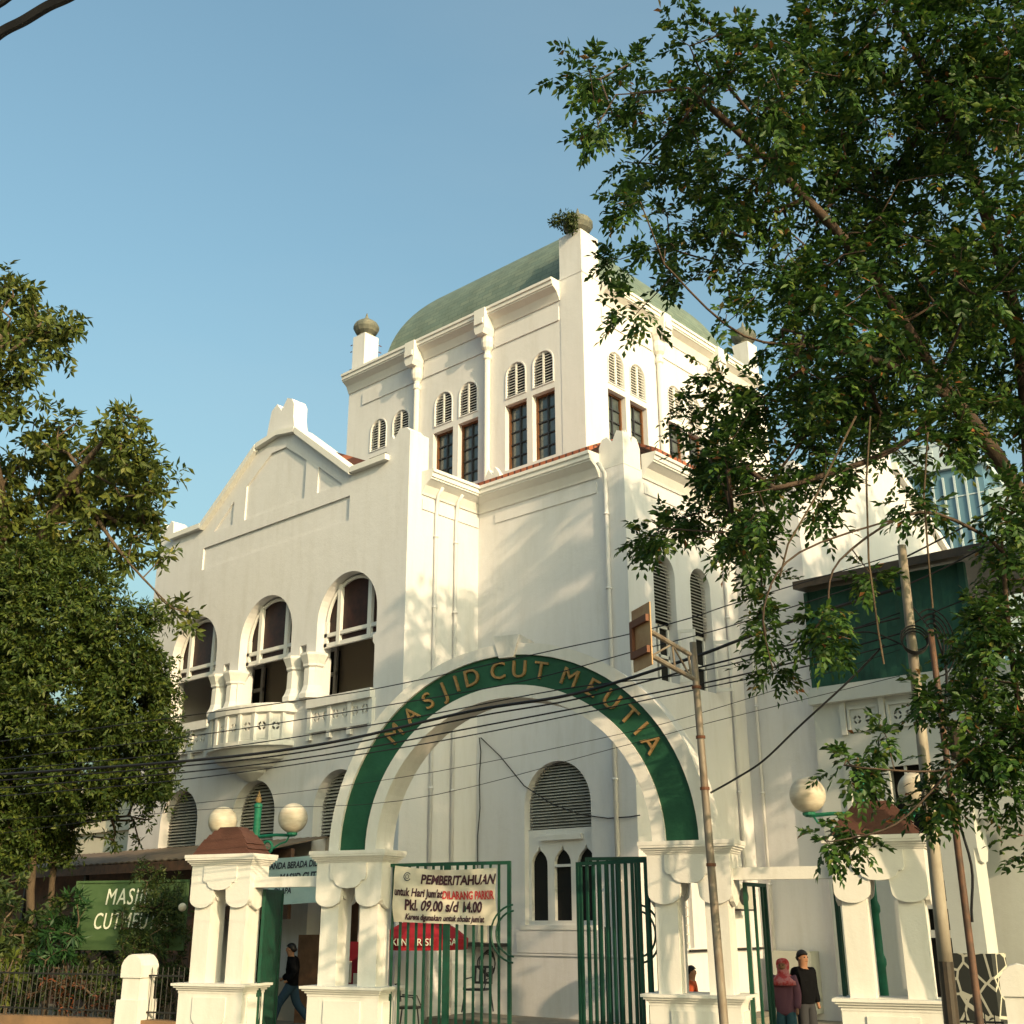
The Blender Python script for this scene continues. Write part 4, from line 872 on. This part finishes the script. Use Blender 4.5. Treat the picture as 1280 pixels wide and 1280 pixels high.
for k in range(4): m.tube([(q[0]+.2+(.2+.03*k)*math.cos(t),Yc-.1-.03*k,1.25+(.3-.03*k)*math.sin(t)) for t in np.linspace(0,2*PI,18)],.014,5)
m.build('hose_coil',CABLE,r_)
m=MB(); m.box(q[0]-.65,q[0]+.1,Yc-.38,Yc-.05,1.72,2.3); m.build('storage_box',GREYL,r_)
# vendor stall and box seen under the awning
q=at(352,1262,26.5); st_=thing('vendor_stall','brown vendor stall under the awning beyond the side gate','stall',(q[0],q[1],0))
m=MB(); m.box(q[0]+.35,q[0]+1.2,q[1]+.1,q[1]+.7,0,1.9); m.build('cabinet',WOOD,st_)
m=MB(); m.box(q[0]-1.2,q[0]+.3,q[1]+.3,q[1]+.8,0,.9); m.build('counter',BEIGE,st_)
q=at(432,1262,25.5); st_=thing('display_rack','dark red display rack with pale goods seen through the left arch pier','rack',(q[0],q[1],0))
m=MB(); m.box(q[0]-.5,q[0]+.7,q[1],q[1]+.5,0,1.75); m.build('cabinet',REDC,st_)
m=MB()
for k in range(3): m.box(q[0]-.35+.3*k,q[0]-.15+.3*k,q[1]-.03,q[1]-.002,.7+.2*(k%2),1.1+.25*(k%2))
m.build('goods',CLOTH,st_)
# ac unit + meter box on side wall right
a_=thing('ac_unit','small air conditioner outdoor unit on the wall behind the right side gate','ac unit',(Xc,23.9,2.2))
m=MB(); m.box(Xc+.05,Xc+.4,24.6,25.3,2.45,3.0); m.build('casing',ACW,a_); m=MB(); m.lathe((0,0,0),[(.2,0),(.2,.02)],18); m.v=[(Xc+.4+z,24.9+x,2.72+y) for x,y,z in m.v]; m.build('fan_grille',METB,a_)
m=MB(); m.box(Xc+.01,Xc+.45,24.55,25.35,2.40,2.44); m.build('bracket',METB,a_)
b_=MB(); b_.box(-14.9,-13.9,Yt-.45,Yt-.02,.15,1.5); o=b_.build('utility_cabinet',ACW); 
tag(o,'grey utility cabinet against the wall behind the couple','cabinet')
wp=MB(); wp.tube([(-15.33,23,1.55),(-15.33,26.2,1.55)],.03,6); tag(wp.build('water_pipe',METB),'dark horizontal water pipe low on the side wall','pipe')
# wall lamp at left pier (round)
q=at(228,1134,23.6); m=MB(); m.sphere(q,.085,14,10); o=m.build('round_lamp',GLOBE,smooth=True); tag(o,'small round lamp hanging left of the left capped pillar','lamp')
# ------------------------------------------------------------------ people
def person(label,loc,ang,H,pose,cloth,group=None,scale=1.):
    r_=thing('person',label,'person',tuple(loc),group); r_.rotation_euler=(0,0,ang); s=H/1.75
    def sk(name,pts,edges,rad,mm,parent,sub=2,root=0):
        me=bpy.data.meshes.new(name); me.from_pydata([tuple(np.array(p)*s) for p in pts],edges,[]); me.update()
        o=bpy.data.objects.new(name,me); col.objects.link(o); o.parent=parent
        md=o.modifiers.new('Skin','SKIN'); md.use_smooth_shade=True
        if not me.skin_vertices:
            bpy.context.view_layer.objects.active=o
        for i,v in enumerate(me.skin_vertices[0].data): v.radius=(rad[i][0]*s,rad[i][1]*s) if not np.isscalar(rad[i]) else (rad[i]*s,rad[i]*s); v.use_root=(i==root)
        sm=o.modifiers.new('Sub','SUBSURF'); sm.levels=1; sm.render_levels=2
        me.materials.append(mm); return o
    P=pose
    pts=[P['pel'],P['waist'],P['chest'],P['neck'],P['chin'],P['head'],P['crown'],P['hipL'],P['kneeL'],P['ankL'],P['toeL'],P['hipR'],P['kneeR'],P['ankR'],P['toeR'],P['shL'],P['elL'],P['wrL'],P['hdL'],P['shR'],P['elR'],P['wrR'],P['hdR']]
    ed=[(0,1),(1,2),(2,3),(3,4),(4,5),(5,6),(0,7),(7,8),(8,9),(9,10),(0,11),(11,12),(12,13),(13,14),(2,15),(15,16),(16,17),(17,18),(2,19),(19,20),(20,21),(21,22)]
    rad=[(.14,.10),(.125,.09),(.15,.10),.065,.085,(.095,.115),(.075,.085),.085,.058,.038,.032,.085,.058,.038,.032,.058,.042,.028,.034,.058,.042,.028,.034]
    body=sk('body',pts,ed,rad,SKIN,r_)
    # trousers
    sk('trousers',[P['waist'],P['pel'],P['hipL'],P['kneeL'],P['ankL'],P['hipR'],P['kneeR'],P['ankR']],[(0,1),(1,2),(2,3),(3,4),(1,5),(5,6),(6,7)],[(.15,.12),(.17,.13),.125,.098,.085,.125,.098,.085],cloth['leg'],r_,root=1)
    lp=np.array(P['pel'])+np.array([0,0,.02])
    sk('jacket' if not cloth.get('dress') else 'tunic',[tuple(lp-np.array([0,0,.08+cloth.get('long',0)])),P['waist'],P['chest'],tuple((np.array(P['neck'])*.6+np.array(P['chest'])*.4)),P['shL'],P['elL'],P['wrL'],P['shR'],P['elR'],P['wrR']],[(0,1),(1,2),(2,3),(2,4),(4,5),(5,6),(2,7),(7,8),(8,9)],[(.21,.16),(.20,.15),(.225,.165),(.10,.10),.115,.085,.068,.115,.085,.068],cloth['top'],r_,root=1)
    if cloth.get('scarf'):
        h=np.array(P['head'])*s; hm=MB(); c=(0,0,0)
        hm.lathe(c,[(.26,-.34),(.25,-.27),(.17,-.20),(.115,-.15),(.108,-.09),(.122,-.03),(.125,.03),(.112,.08),(.08,.115),(.03,.13)],18)
        V=[]
        for x,y,z in hm.v:
            if y>.06 and -.09<z<.075: y=.055+(y-.06)*.15
            V.append((h[0]+x*s,h[1]+(y-.015)*s,h[2]+z*s))
        me=bpy.data.meshes.new('headscarf'); me.from_pydata(V,[],hm.f); me.materials.append(cloth['scarf']); ho=bpy.data.objects.new('headscarf',me); col.objects.link(ho); ho.parent=r_
        for pl in me.polygons: pl.use_smooth=True
    else:
        h=np.array(P['head'])*s; f=np.array((0,1,0)); hm=MB(); o_=h+np.array([0,-.018,.028])*s
        hm.lathe((0,0,0),[(max(1e-4,math.sin(PI*i/12)),-math.cos(PI*i/12)) for i in range(2,13)],16); hm.v=[(o_[0]+x*.098*s,o_[1]+y*.112*s-(.03*s if z<-.2 else 0),o_[2]+z*.108*s+(max(0,y)*.05*s if z<.2 else 0)) for x,y,z in hm.v]
        me=bpy.data.meshes.new('hair'); me.from_pydata(hm.v,[],hm.f); me.materials.append(HAIR); ho=bpy.data.objects.new('hair',me); col.objects.link(ho); ho.parent=r_
        for pl in me.polygons: pl.use_smooth=True
    hh=np.array(P['head'])*s
    fm=MB(); fm.lathe((hh[0],hh[1]+.088*s,hh[2]-.03*s),[(.004*s,.04*s),(.012*s,.012*s),(.018*s,-.005*s),(.008*s,-.012*s)],6)
    for sx in (-1,1): fm.sphere((hh[0]+sx*.088*s,hh[1],hh[2]-.01*s),.022*s,8,6)
    def child(mb,nm,mm):
        me=bpy.data.meshes.new(nm); me.from_pydata(mb.v,[],mb.f); me.materials.append(mm); o=bpy.data.objects.new(nm,me); col.objects.link(o); o.parent=r_
    child(fm,'nose_and_ears',SKIN)
    for sx in (-1,1):
        em=MB(); em.sphere((hh[0]+sx*.034*s,hh[1]+.083*s,hh[2]+.008*s),.012*s,8,6); child(em,'eye',HAIR)
    em=MB(); em.box(hh[0]-.025*s,hh[0]+.025*s,hh[1]+.08*s,hh[1]+.09*s,hh[2]-.062*s,hh[2]-.054*s); child(em,'mouth',RUSTD)
    # shoes
    for a in ('L','R'):
        sk('shoe',[tuple(np.array(P['ank'+a])+np.array([0,-.03,-.04])),P['toe'+a]],[(0,1)],[.05,.042],METB,r_)
    return r_
def basepose(): return dict(pel=(0,0,.93),waist=(0,0,1.08),chest=(0,0,1.32),neck=(0,0,1.47),chin=(0,.01,1.54),head=(0,.02,1.64),crown=(0,.01,1.69),
  hipL=(-.09,0,.90),kneeL=(-.10,.02,.50),ankL=(-.10,0,.09),toeL=(-.11,.15,.04),hipR=(.09,0,.90),kneeR=(.10,.02,.50),ankR=(.10,0,.09),toeR=(.11,.15,.04),
  shL=(-.18,0,1.40),elL=(-.23,-.03,1.12),wrL=(-.23,.06,.88),hdL=(-.23,.09,.79),shR=(.18,0,1.40),elR=(.23,-.03,1.12),wrR=(.23,.06,.88),hdR=(.23,.09,.79))
# walking man: local +y is his forward; he walks to the left of the picture
pw=basepose(); pw.update(kneeL=(-.09,.26,.52),ankL=(-.09,.38,.12),toeL=(-.09,.52,.08),kneeR=(.09,-.10,.52),ankR=(.09,-.42,.16),toeR=(.09,-.32,.06),elL=(-.24,-.10,1.14),wrL=(-.22,.08,.98),hdL=(-.2,.15,.96),elR=(.23,.08,1.13),wrR=(.21,.26,1.0),hdR=(.19,.32,.98),chest=(0,.03,1.32),neck=(0,.05,1.46),chin=(0,.07,1.53),head=(0,.08,1.63),crown=(0,.07,1.68))
mp=at(365,1232,25.0); hd=math.atan2(-rt[1],-rt[0])-PI/2
person('man in black jacket and dark jeans walking left beyond the side gate',(mp[0],mp[1],0.),hd,1.74,pw,dict(top=BLK,leg=JEAN))
ps=basepose(); ps.update(elR=(.26,.0,1.14),wrR=(.27,.08,.92),hdR=(.27,.1,.83))
mp=at(1006,1240,19.6); fa_=math.atan2(-fwd[1],-fwd[0])-PI/2
person('man in black sports jacket standing close beside the woman in a pink headscarf',(mp[0],mp[1],.0),fa_+.5,1.70,ps,dict(top=BLK,leg=GRY))
ps=basepose(); mp=at(981,1240,19.3)
person('woman in pink and red headscarf with mauve top beside the man in black',(mp[0],mp[1],.0),fa_-.5,1.58,ps,dict(top=MAUVE,leg=JEAN2,scarf=PINK,long=.12))
mp=at(865,1240,20.3); ps=basepose()
person('person in orange shirt, only head and shoulder visible behind the right arch pier',(mp[0],mp[1],.0),hd+2.9,1.43,ps,dict(top=ORG,leg=JEAN))

# ================================================================== vegetation
def unit(v): return v/(np.linalg.norm(v,axis=-1,keepdims=True)+1e-9)
def leafmesh(name,m,parent,B,A,Nn,ll,lw,fold=.25,droop=.0):
    """one folded leaf per row: base B, axis A, normal Nn"""
    n=len(B); A=unit(A); S=unit(np.cross(A,Nn)); U=np.cross(S,A)
    ll=ll[:,None]; lw=lw[:,None]
    p0=B; p3=B+A*ll-U*ll*droop; mid=B+A*ll*.48-U*ll*droop*.3
    p1=mid+S*lw*.5+U*lw*fold; p2=mid-S*lw*.5+U*lw*fold
    V=np.stack([p0,p1,p3,p2],1).reshape(-1,3)
    if parent is not None: V=V-np.array(parent.location)
    me=bpy.data.meshes.new(name); me.vertices.add(4*n); me.vertices.foreach_set('co',V.astype(np.float32).ravel())
    k=np.arange(n)[:,None]*4; idx=np.concatenate([k+0,k+1,k+2,k+0,k+2,k+3],1).ravel().astype(np.int32)
    me.loops.add(6*n); me.loops.foreach_set('vertex_index',idx)
    me.polygons.add(2*n); me.polygons.foreach_set('loop_start',np.arange(0,6*n,3,dtype=np.int32)); me.update(calc_edges=True); me.validate()
    me.materials.append(m); o=bpy.data.objects.new(name,me); col.objects.link(o)
    if parent is not None: o.parent=parent
    return o
def sprays(P,Dr,kind,rng):
    """leaf arrays for sprays rooted at P pointing along Dr"""
    n=len(P); Dr=unit(Dr); Bs=[];As=[];Ns=[];Ls=[];Ws=[]
    rnd=unit(rng.normal(size=(n,3))); up_=np.array([0,0,1.])
    side=unit(np.cross(Dr,up_+.25*rnd)); nrm=unit(np.cross(side,Dr))
    if kind[0]=='pinnate':
        _,k,rl,ll,lw=kind; rl_=rl*rng.uniform(.7,1.25,(n,1))
        for i in range(k):
            t=(i//2+1)/(k/2+.5); s=1 if i%2 else -1
            if i==k-1: s=0; t=1
            pos=P+Dr*rl_*t-up_*rl_*.35*t*t
            ax=Dr*(.55 if s else 1)+side*s*.9-up_*(.15+.25*t)+.25*rng.normal(size=(n,3))
            Bs.append(pos);As.append(ax);Ns.append(nrm+.35*rng.normal(size=(n,3)));Ls.append(ll*rng.uniform(.7,1.2,n));Ws.append(lw*rng.uniform(.75,1.2,n))
    else:
        _,k,spread,ll,lw=kind
        for i in range(k):
            a=2*PI*i/k+rng.uniform(0,.8,(n,1)); rad=side*np.cos(a)+nrm*np.sin(a)
            ax=Dr*rng.uniform(.1,.9,(n,1))+rad*rng.uniform(.5,1.1,(n,1))+np.array([0,0,-.25])
            Bs.append(P+Dr*rng.uniform(-spread,spread,(n,1))+rad*.02);As.append(ax);Ns.append(unit(Dr*1.+up_*.7-rad*.2)+.3*rng.normal(size=(n,3)));Ls.append(ll*rng.uniform(.65,1.25,n));Ws.append(lw*rng.uniform(.75,1.2,n))
    return np.concatenate(Bs),np.concatenate(As),np.concatenate(Ns),np.concatenate(Ls),np.concatenate(Ws)
def tree(name,label,cat,limbs,blobs,dens,kind,lm,bark=BARK,group=None,twig=.012,r0=.2,per=6,spread=.45,seed=1,flat=1.,zdep=1.,minr=.006,shell=.35,droop=.25):
    """limbs: list of (points, start radius); blobs: (centre, radius)"""
    g=np.random.default_rng(seed)
    base=limbs[0][0][0]; r_=thing(name,label,cat,(base[0],base[1],base[2]),group)
    nodes=[];par=[];own=[]
    for P in limbs:
        P=[np.array(q,float) for q in P[0]]; prev=-1
        if len(P)>2:
            S=[]
            for i in range(len(P)-1):
                p0=P[max(i-1,0)];pa=P[i];pb=P[i+1];pc_=P[min(i+2,len(P)-1)]
                for k in range(5):
                    t=k/5; S.append(.5*((2*pa)+(-p0+pb)*t+(2*p0-5*pa+4*pb-pc_)*t*t+(-p0+3*pa-3*pb+pc_)*t**3))
            S.append(P[-1]); P=S
        if nodes:
            d=np.linalg.norm(np.array(nodes)-P[0],axis=1); prev=int(d.argmin())
        else: nodes.append(P[0]);par.append(-1); prev=0
        for a,b in zip(P[:-1],P[1:]):
            L_=np.linalg.norm(b-a); k=max(1,int(L_/.45))
            for i in range(1,k+1):
                q=a+(b-a)*i/k+g.normal(size=3)*.03*(0 if i==k else 1); nodes.append(q);par.append(prev);prev=len(nodes)-1
    tips=[]
    for c,r in blobs:
        k=max(3,int(dens*r*r)); d=unit(g.normal(size=(k,3))); rad=r*g.uniform(shell,1,(k,1))**.6
        tips.append(np.array(c)+d*rad*np.array([1,1,flat]))
    T_=np.concatenate(tips); nb=len(nodes)
    N_=np.array(nodes); dd=np.array([np.min(np.linalg.norm(N_-t,axis=1)) for t in T_]); order=dd.argsort()
    arr=np.zeros((len(nodes)+len(T_)*6,3)); arr[:len(nodes)]=N_; cnt=len(nodes); tipidx=[];tipdir=[]
    for i in order:
        t=T_[i]; d=np.linalg.norm(arr[:cnt]-t,axis=1); j=int(d.argmin()); L_=d[j]
        if L_<.05: continue
        k=min(5,max(1,int(L_/.4))); a=arr[j].copy(); prev=j
        bend=g.normal(size=3)*.10*L_+np.array([0,0,.10*L_])
        for q in range(1,k+1):
            s_=q/k; p=a+(t-a)*s_+bend*math.sin(PI*s_)
            if cnt>=len(arr): arr=np.concatenate([arr,np.zeros((2000,3))])
            arr[cnt]=p; nodes.append(p); par.append(prev); prev=cnt; cnt+=1
        tipidx.append(prev); v=t-a; tipdir.append(v/(np.linalg.norm(v)+1e-9))
    A_=arr[:cnt]; w_=np.zeros(cnt); 
    for t in tipidx: w_[t]+=1
    for i in range(cnt-1,0,-1):
        if par[i]>=0: w_[par[i]]+=w_[i]
    rad=np.maximum(minr,r0*(w_/max(w_[0],1))**.5)
    m=MB(); kids={}
    for i,p in enumerate(par):
        if p>=0: kids.setdefault(p,[]).append(i)
    # chains
    st=[(0,None)]; chains=[]; stack=[0]
    starts=[(0,)]; todo=[0]; chains=[]
    seen=set()
    todo=[(None,0)]
    while todo:
        p,i=todo.pop(); ch=[p] if p is not None else []; cur=i
        while True:
            ch.append(cur); ks=kids.get(cur,[])
            if not ks: break
            ks=sorted(ks,key=lambda k:-w_[k]); 
            for k in ks[1:]: todo.append((cur,k))
            cur=ks[0]
        chains.append(ch)
    for ch in chains:
        if len(ch)<2: continue
        rs=[rad[c] for c in ch]; 
        if ch[0] in kids and len(ch)>1: rs[0]=min(rs[0],rs[1]*1.15)
        m.tube([A_[c] for c in ch],rs,3 if rs[0]<.012 else (5 if rs[0]<.06 else 9),cap=False)
    tr=m.build('trunk',bark,r_,clean=False)
    for pl in tr.data.polygons: pl.use_smooth=True
    # leaves on tips
    ti=np.array(tipidx); TD=np.array(tipdir); Pt=A_[ti]; 
    n=len(ti); P2=np.repeat(Pt,per,0); D2_=np.repeat(TD,per,0)
    rn=g.normal(size=(n*per,3)); 
    dirs=unit(D2_*.6+rn*.75-np.array([0,0,droop])); P2=P2+rn*spread*.35*g.uniform(0,1,(n*per,1))
    B,A,Nn,Ls,Ws=sprays(P2,dirs,kind,g)
    leafmesh('crown',lm,r_,B,A,Nn,Ls,Ws)
    return r_
def PB(lst,dep,jit=0.,k=1.,seed=3):
    g=np.random.default_rng(seed); out=[]
    for q in lst:
        d=(q[3] if len(q)>3 else dep)+g.uniform(-jit,jit); out.append((at(q[0],q[1],d),q[2]*k*d/FPX))
    return out
RB=[(850,42,32),(905,70,48),(795,100,34),(742,98,20),(728,92,10),(820,150,46),(765,155,22),(745,155,12),(885,150,58),(960,100,62),(1045,50,74),(1145,50,84),(1245,60,84),(1060,10,50),
(800,218,34),(855,235,46),(930,225,66),(1015,205,76),(1115,180,84),(1225,180,84),(784,250,18),(770,330,12),(790,385,16),(815,300,32),(880,300,44),(950,315,62),(1045,320,76),(1145,320,84),(1240,320,84),
(845,352,20),(1000,410,50),(1075,420,66),(1165,430,74),(1255,440,70),(930,380,30),
(895,485,34),(930,500,46),(1000,510,58),(1090,505,62),(1190,505,56),(1250,530,46),
(900,560,34),(945,580,38),(1000,560,30),(905,640,30),(860,640,18),(935,630,30),(960,650,20),(920,700,24),(945,680,24),(955,735,15),(1040,560,26),(1050,600,18),(1020,640,18),(900,600,44),(940,560,44),(890,600,30),(930,660,36),(870,580,24),(985,600,34),(910,690,22),(845,650,9),(800,672,9),(825,665,10),(860,520,22),(1000,480,50),(1080,520,50),(1150,540,46),(1210,520,46),
(1262,620,26),(1266,700,34),(1225,760,26),(1250,780,44),(1235,840,40),(1270,860,40),(1215,885,22),(1255,930,30),
(1200,548,14)]
tb=at(1345,1150,15.5); tb[2]=0
c1=at(1330,900,15.5); c2=at(1290,640,15.3); c3=at(1190,500,14.8); c4=at(1060,440,14.2); c5=at(930,420,13.6)
ra=tree('street_tree','large dark green street tree spreading over the right half of the picture','tree',
 [([tb,c1,c2],.3),([c2,c3,c4,c5,at(830,330,13.2)],.15),([c2,at(1270,400,15.5),at(1200,180,15.3),at(1120,20,15.)],.15),([c3,at(1120,560,14),at(1010,600,13.4),at(920,620,13.)],.1),([c3,at(1080,330,14.5),at(960,200,14.3),at(860,110,14.)],.1),([c2,at(1330,300,16),at(1330,60,16.5)],.1)],
 PB(RB,14.4,1.5,.98)+PB([(1330,100,90),(1330,300,90),(1330,500,80),(1350,700,60),(1200,-60,90),(1320,-60,90),(1060,-60,60)],15.5,1.0)+PB([(1010,120,66),(1110,260,80),(1200,380,80),(1030,380,60),(1200,120,80),(1100,470,60)],17.0,.8),
 42,('pinnate',11,.24,.120,.055),LEAF_R,BARKD,per=7,r0=.15,seed=11,spread=.34,droop=.08)
LB=[(945,760,16),(960,800,14),(966,838,11),(1035,775,20),(1050,800,16),(1020,790,12),(1080,720,14),(1130,630,9),(1165,636,9),
(1060,958,16),(1085,965,10),(1035,1050,10),(1060,1045,12),(1085,1050,8),(1150,990,16),(1175,985,20),(1195,960,24),(1160,1010,12),(1210,930,24),(1225,980,14),(1150,870,10),(1170,880,14),(1105,925,10),
(1240,960,26),(1265,960,30),(1270,1000,18),(1262,900,40),(1268,700,34),(1275,640,40),(1225,800,34),(1262,780,50),(1275,1060,14),(1195,820,16),(1205,880,18)]
tree('street_tree','thin young leafy tree at the right edge, hanging in front of the two utility poles','tree',
 [([np.array([*at(1300,1150,13.2)[:2],0]),at(1290,1000,13.2),at(1262,800,13.2),at(1250,640,13.4)],.08),([at(1262,900,13.2),at(1190,960,12.9),at(1080,960,12.8)],.02),([at(1250,680,13.3),at(1150,640,13.2),at(1050,700,13.),at(1035,760,12.9)],.03),([at(1150,640,13.2),at(1000,690,13.0),at(955,760,12.8),at(966,838,12.8)],.02),([at(1190,960,12.9),at(1120,1030,12.8),at(1040,1052,12.8)],.02)],
 PB(LB,13.1,.35,1.0,4),85,('pinnate',11,.25,.115,.055),LEAF_R,BARKD,per=6,r0=.05,seed=31,spread=.25,droop=.25)
for k,pts in enumerate(([(1088,520),(1083,600),(1086,700),(1098,790),(1105,830)],[(1160,540),(1155,620),(1160,690),(1166,760)],[(1070,520),(1020,620),(985,680),(975,720)])):
    o=MB().tube([at(x,y,12.9) for x,y in pts],.012,5).build('hanging_vine',BARK); tag(o,['long bare vine hanging down before the green screens','bare vine hanging before the distant tower','bare twig curving down before the side gable'][k],'vine','bare vines hanging from the street tree')
# hanging vines and low sprigs of the same tree in front of the annex
UB=[(10,365,26),(20,400,45),(60,420,34),(85,405,14),(0,480,56),(60,545,26),(95,520,14),(150,535,30),(165,570,26),(50,600,56),(120,600,56),(175,600,32),(100,660,52),(165,650,34),(30,680,50),(195,660,14),(205,690,12),(150,690,26),(215,760,10),(240,775,13),(190,600,20)]
tree('courtyard_tree','tall olive tree with loose broad leaves, behind the dense one at the left edge','tree',
 [([np.array([*at(20,1100,31)[:2],0]),at(10,760,30.5),at(-10,560,30)],.3),([at(10,740,30.5),at(60,660,30),at(90,600,29.5),at(140,540,29.5)],.1),([at(90,600,29.5),at(150,690,29.5),at(215,760,29)],.06),([at(-10,560,30),at(0,420,30)],.1)],
 PB(UB,30,1.2,1.0,5)+PB([(-60,500,70),(-50,650,70)],30,1),42,('tuft',8,.16,.27,.11),LEAF_L,BARK,per=3,r0=.26,seed=5,spread=.7,droop=.1)
DB=[(20,1060,30),(70,1060,24),(40,700,24),(40,725,44),(105,730,38),(0,760,60),(60,790,70),(130,790,50),(175,830,34),(205,860,20),(0,860,66),(80,870,76),(155,880,56),(200,920,30),(30,950,66),(110,950,66),(180,965,38),(15,1020,46),(60,1010,40),(190,770,16),(205,985,18)]
tree('courtyard_tree','dense bushy fine-leaved tree at the left edge below the taller one','tree',
 [([np.array([*at(45,1150,27.5)[:2],0]),at(45,1000,27.5),at(60,850,27.5)],.22)],
 PB(DB,27.5,.8,1.0,8)+PB([(-50,850,80),(-50,980,70)],27.5,.5),105,('tuft',10,.14,.15,.06),LEAF_D,BARK,per=6,r0=.10,seed=8,spread=.5,droop=.0,shell=.55)
tree('courtyard_tree','thin-leaved lower boughs hanging over the sunlit low building at left','tree',
 [([np.array([*at(70,1150,28.5)[:2],0]),at(70,1060,28.5),at(100,1030,28.3),at(160,1020,28)],.1)],
 PB([(90,1030,24),(130,1045,22),(165,1040,20),(190,1030,16),(60,1040,26),(110,1005,22),(150,1005,22)],28,.6,1.,4),34,('tuft',6,.1,.16,.06),LEAF_D,BARK,per=3,r0=.08,seed=9,spread=.3)
# shrubs and plants behind the fence
def bush(name,label,blobs,dens,kind,lm,seed,per=3,cat='shrub',r0=.05):
    c=blobs[0][0]; B0=np.array([c[0],c[1],0.]); return tree(name,label,cat,[([B0,np.array([c[0],c[1],.5])],.05)],blobs,dens,kind,lm,BARK,per=per,r0=r0,seed=seed,spread=.2,droop=-.2)
bush('shrub','tall yellow-green conifer-like shrub in front of the green name board',PB([(195,1240,26),(195,1200,40),(190,1165,42),(195,1130,34),(205,1115,24),(185,1100,18),(183,1082,8),(195,1090,10),(160,1185,26),(215,1160,22)],24.8,.15),90,('tuft',7,.06,.10,.032),LEAF_S,21,per=5)
bush('papaya_plant','hand-leaved green plant left of the name board','' or PB([(75,1240,14),(75,1180,30),(85,1145,26),(70,1205,28),(95,1190,20),(60,1160,18),(100,1130,12)],24.6,.15),40,('tuft',8,.05,.26,.06),LEAF_P,22,per=2,cat='plant')
bush('plant','small spiky brownish plant left of the papaya plant',PB([(20,1250,14),(18,1150,18),(18,1135,14),(22,1170,16),(20,1195,16)],25,.1),60,('tuft',9,.05,.20,.03),LEAF_RED if False else LEAF_S,23,per=2,cat='plant')
bush('plant','yellow-green broad leaf plant at the left edge behind the railing',PB([(8,1250,16),(5,1190,20),(10,1215,24),(25,1210,16)],24.4,.1),50,('tuft',6,.06,.26,.10),LEAF_L,24,per=2,cat='plant')
bush('plant','reddish leaved bedding plant behind the railing, left of the small post',PB([(75,1258,16),(60,1240,20),(95,1240,20),(110,1250,16),(135,1250,16),(80,1222,14)],24.2,.1),80,('tuft',7,.05,.15,.05),LEAF_RED,25,per=2,cat='plant')
bush('shrub','dark low shrub right of the reddish plant behind the railing',PB([(140,1262,18),(130,1225,24),(150,1240,18),(110,1215,18),(40,1240,20),(160,1255,14)],24.6,.1),80,('tuft',7,.06,.12,.04),LEAF_S,26,per=3)
bush('shrub','dark shrub between the small white post and the left capped pillar',PB([(210,1262,14),(210,1225,18),(225,1240,12),(200,1245,14)],24.6,.1),80,('tuft',7,.06,.12,.04),LEAF_S,27,per=3)

# street trees standing beyond the right edge of the picture: they shade the lower walls
for k,(x,y,zc,rr_,lab) in enumerate(((2.5,17.2,14.3,5.4,'round-crowned street tree beyond the right edge, nearest the capped pillar'),(8.5,26.5,16.5,6.2,'round-crowned street tree beyond the right edge, beside the annex'))):
    tree('street_tree',lab,'tree',[([np.array([x,y,0.]),np.array([x+.2,y,5.]),np.array([x,y+.2,zc])],.25)],
     [((x+rr_*.5*math.cos(a),y+rr_*.5*math.sin(a),zc+rr_*.3*math.sin(2.3*a+k)),rr_*.58) for a in np.linspace(0,5.5,7)]+[((x,y,zc),rr_*.6),((x,y,zc+rr_*.35),rr_*.5)],10,('tuft',8,.3,.34,.18),LEAF_R,BARKD,per=4,r0=.2,seed=40+k,spread=.9)

bush('shrub','broad dark leafy shrub under the left tree, behind the railing at the left edge',PB([(20,1240,34),(60,1150,30),(30,1180,34),(110,1235,26),(120,1200,22),(10,1120,26),(150,1215,20),(60,1215,26)],25.6,.4,1.,6),60,('tuft',8,.1,.20,.08),LEAF_S,51,per=3)
bush('shrub','dark shrub filling the gap right of the conifer-like shrub',PB([(225,1190,14),(228,1150,12),(222,1225,16),(150,1150,14)],25.6,.2,1.,6),60,('tuft',8,.1,.14,.05),LEAF_S,52,per=3)

pq=at(716,285,41.); b_=tree('sapling','small leafy sapling rooted on top of the near tower pier','sapling',[([np.array([Xt-.47,Yt+.2,24.5]),np.array([Xt-.5,Yt-.05,24.75])],.02)],[((Xt-.5,Yt-.1,24.85),.35),((Xt-1.0,Yt-.1,25.05),.22),((Xt-.2,Yt-.2,24.6),.25)],260,('tuft',6,.08,.16,.06),LEAF_S,BARK,per=2,r0=.02,seed=61,spread=.15)
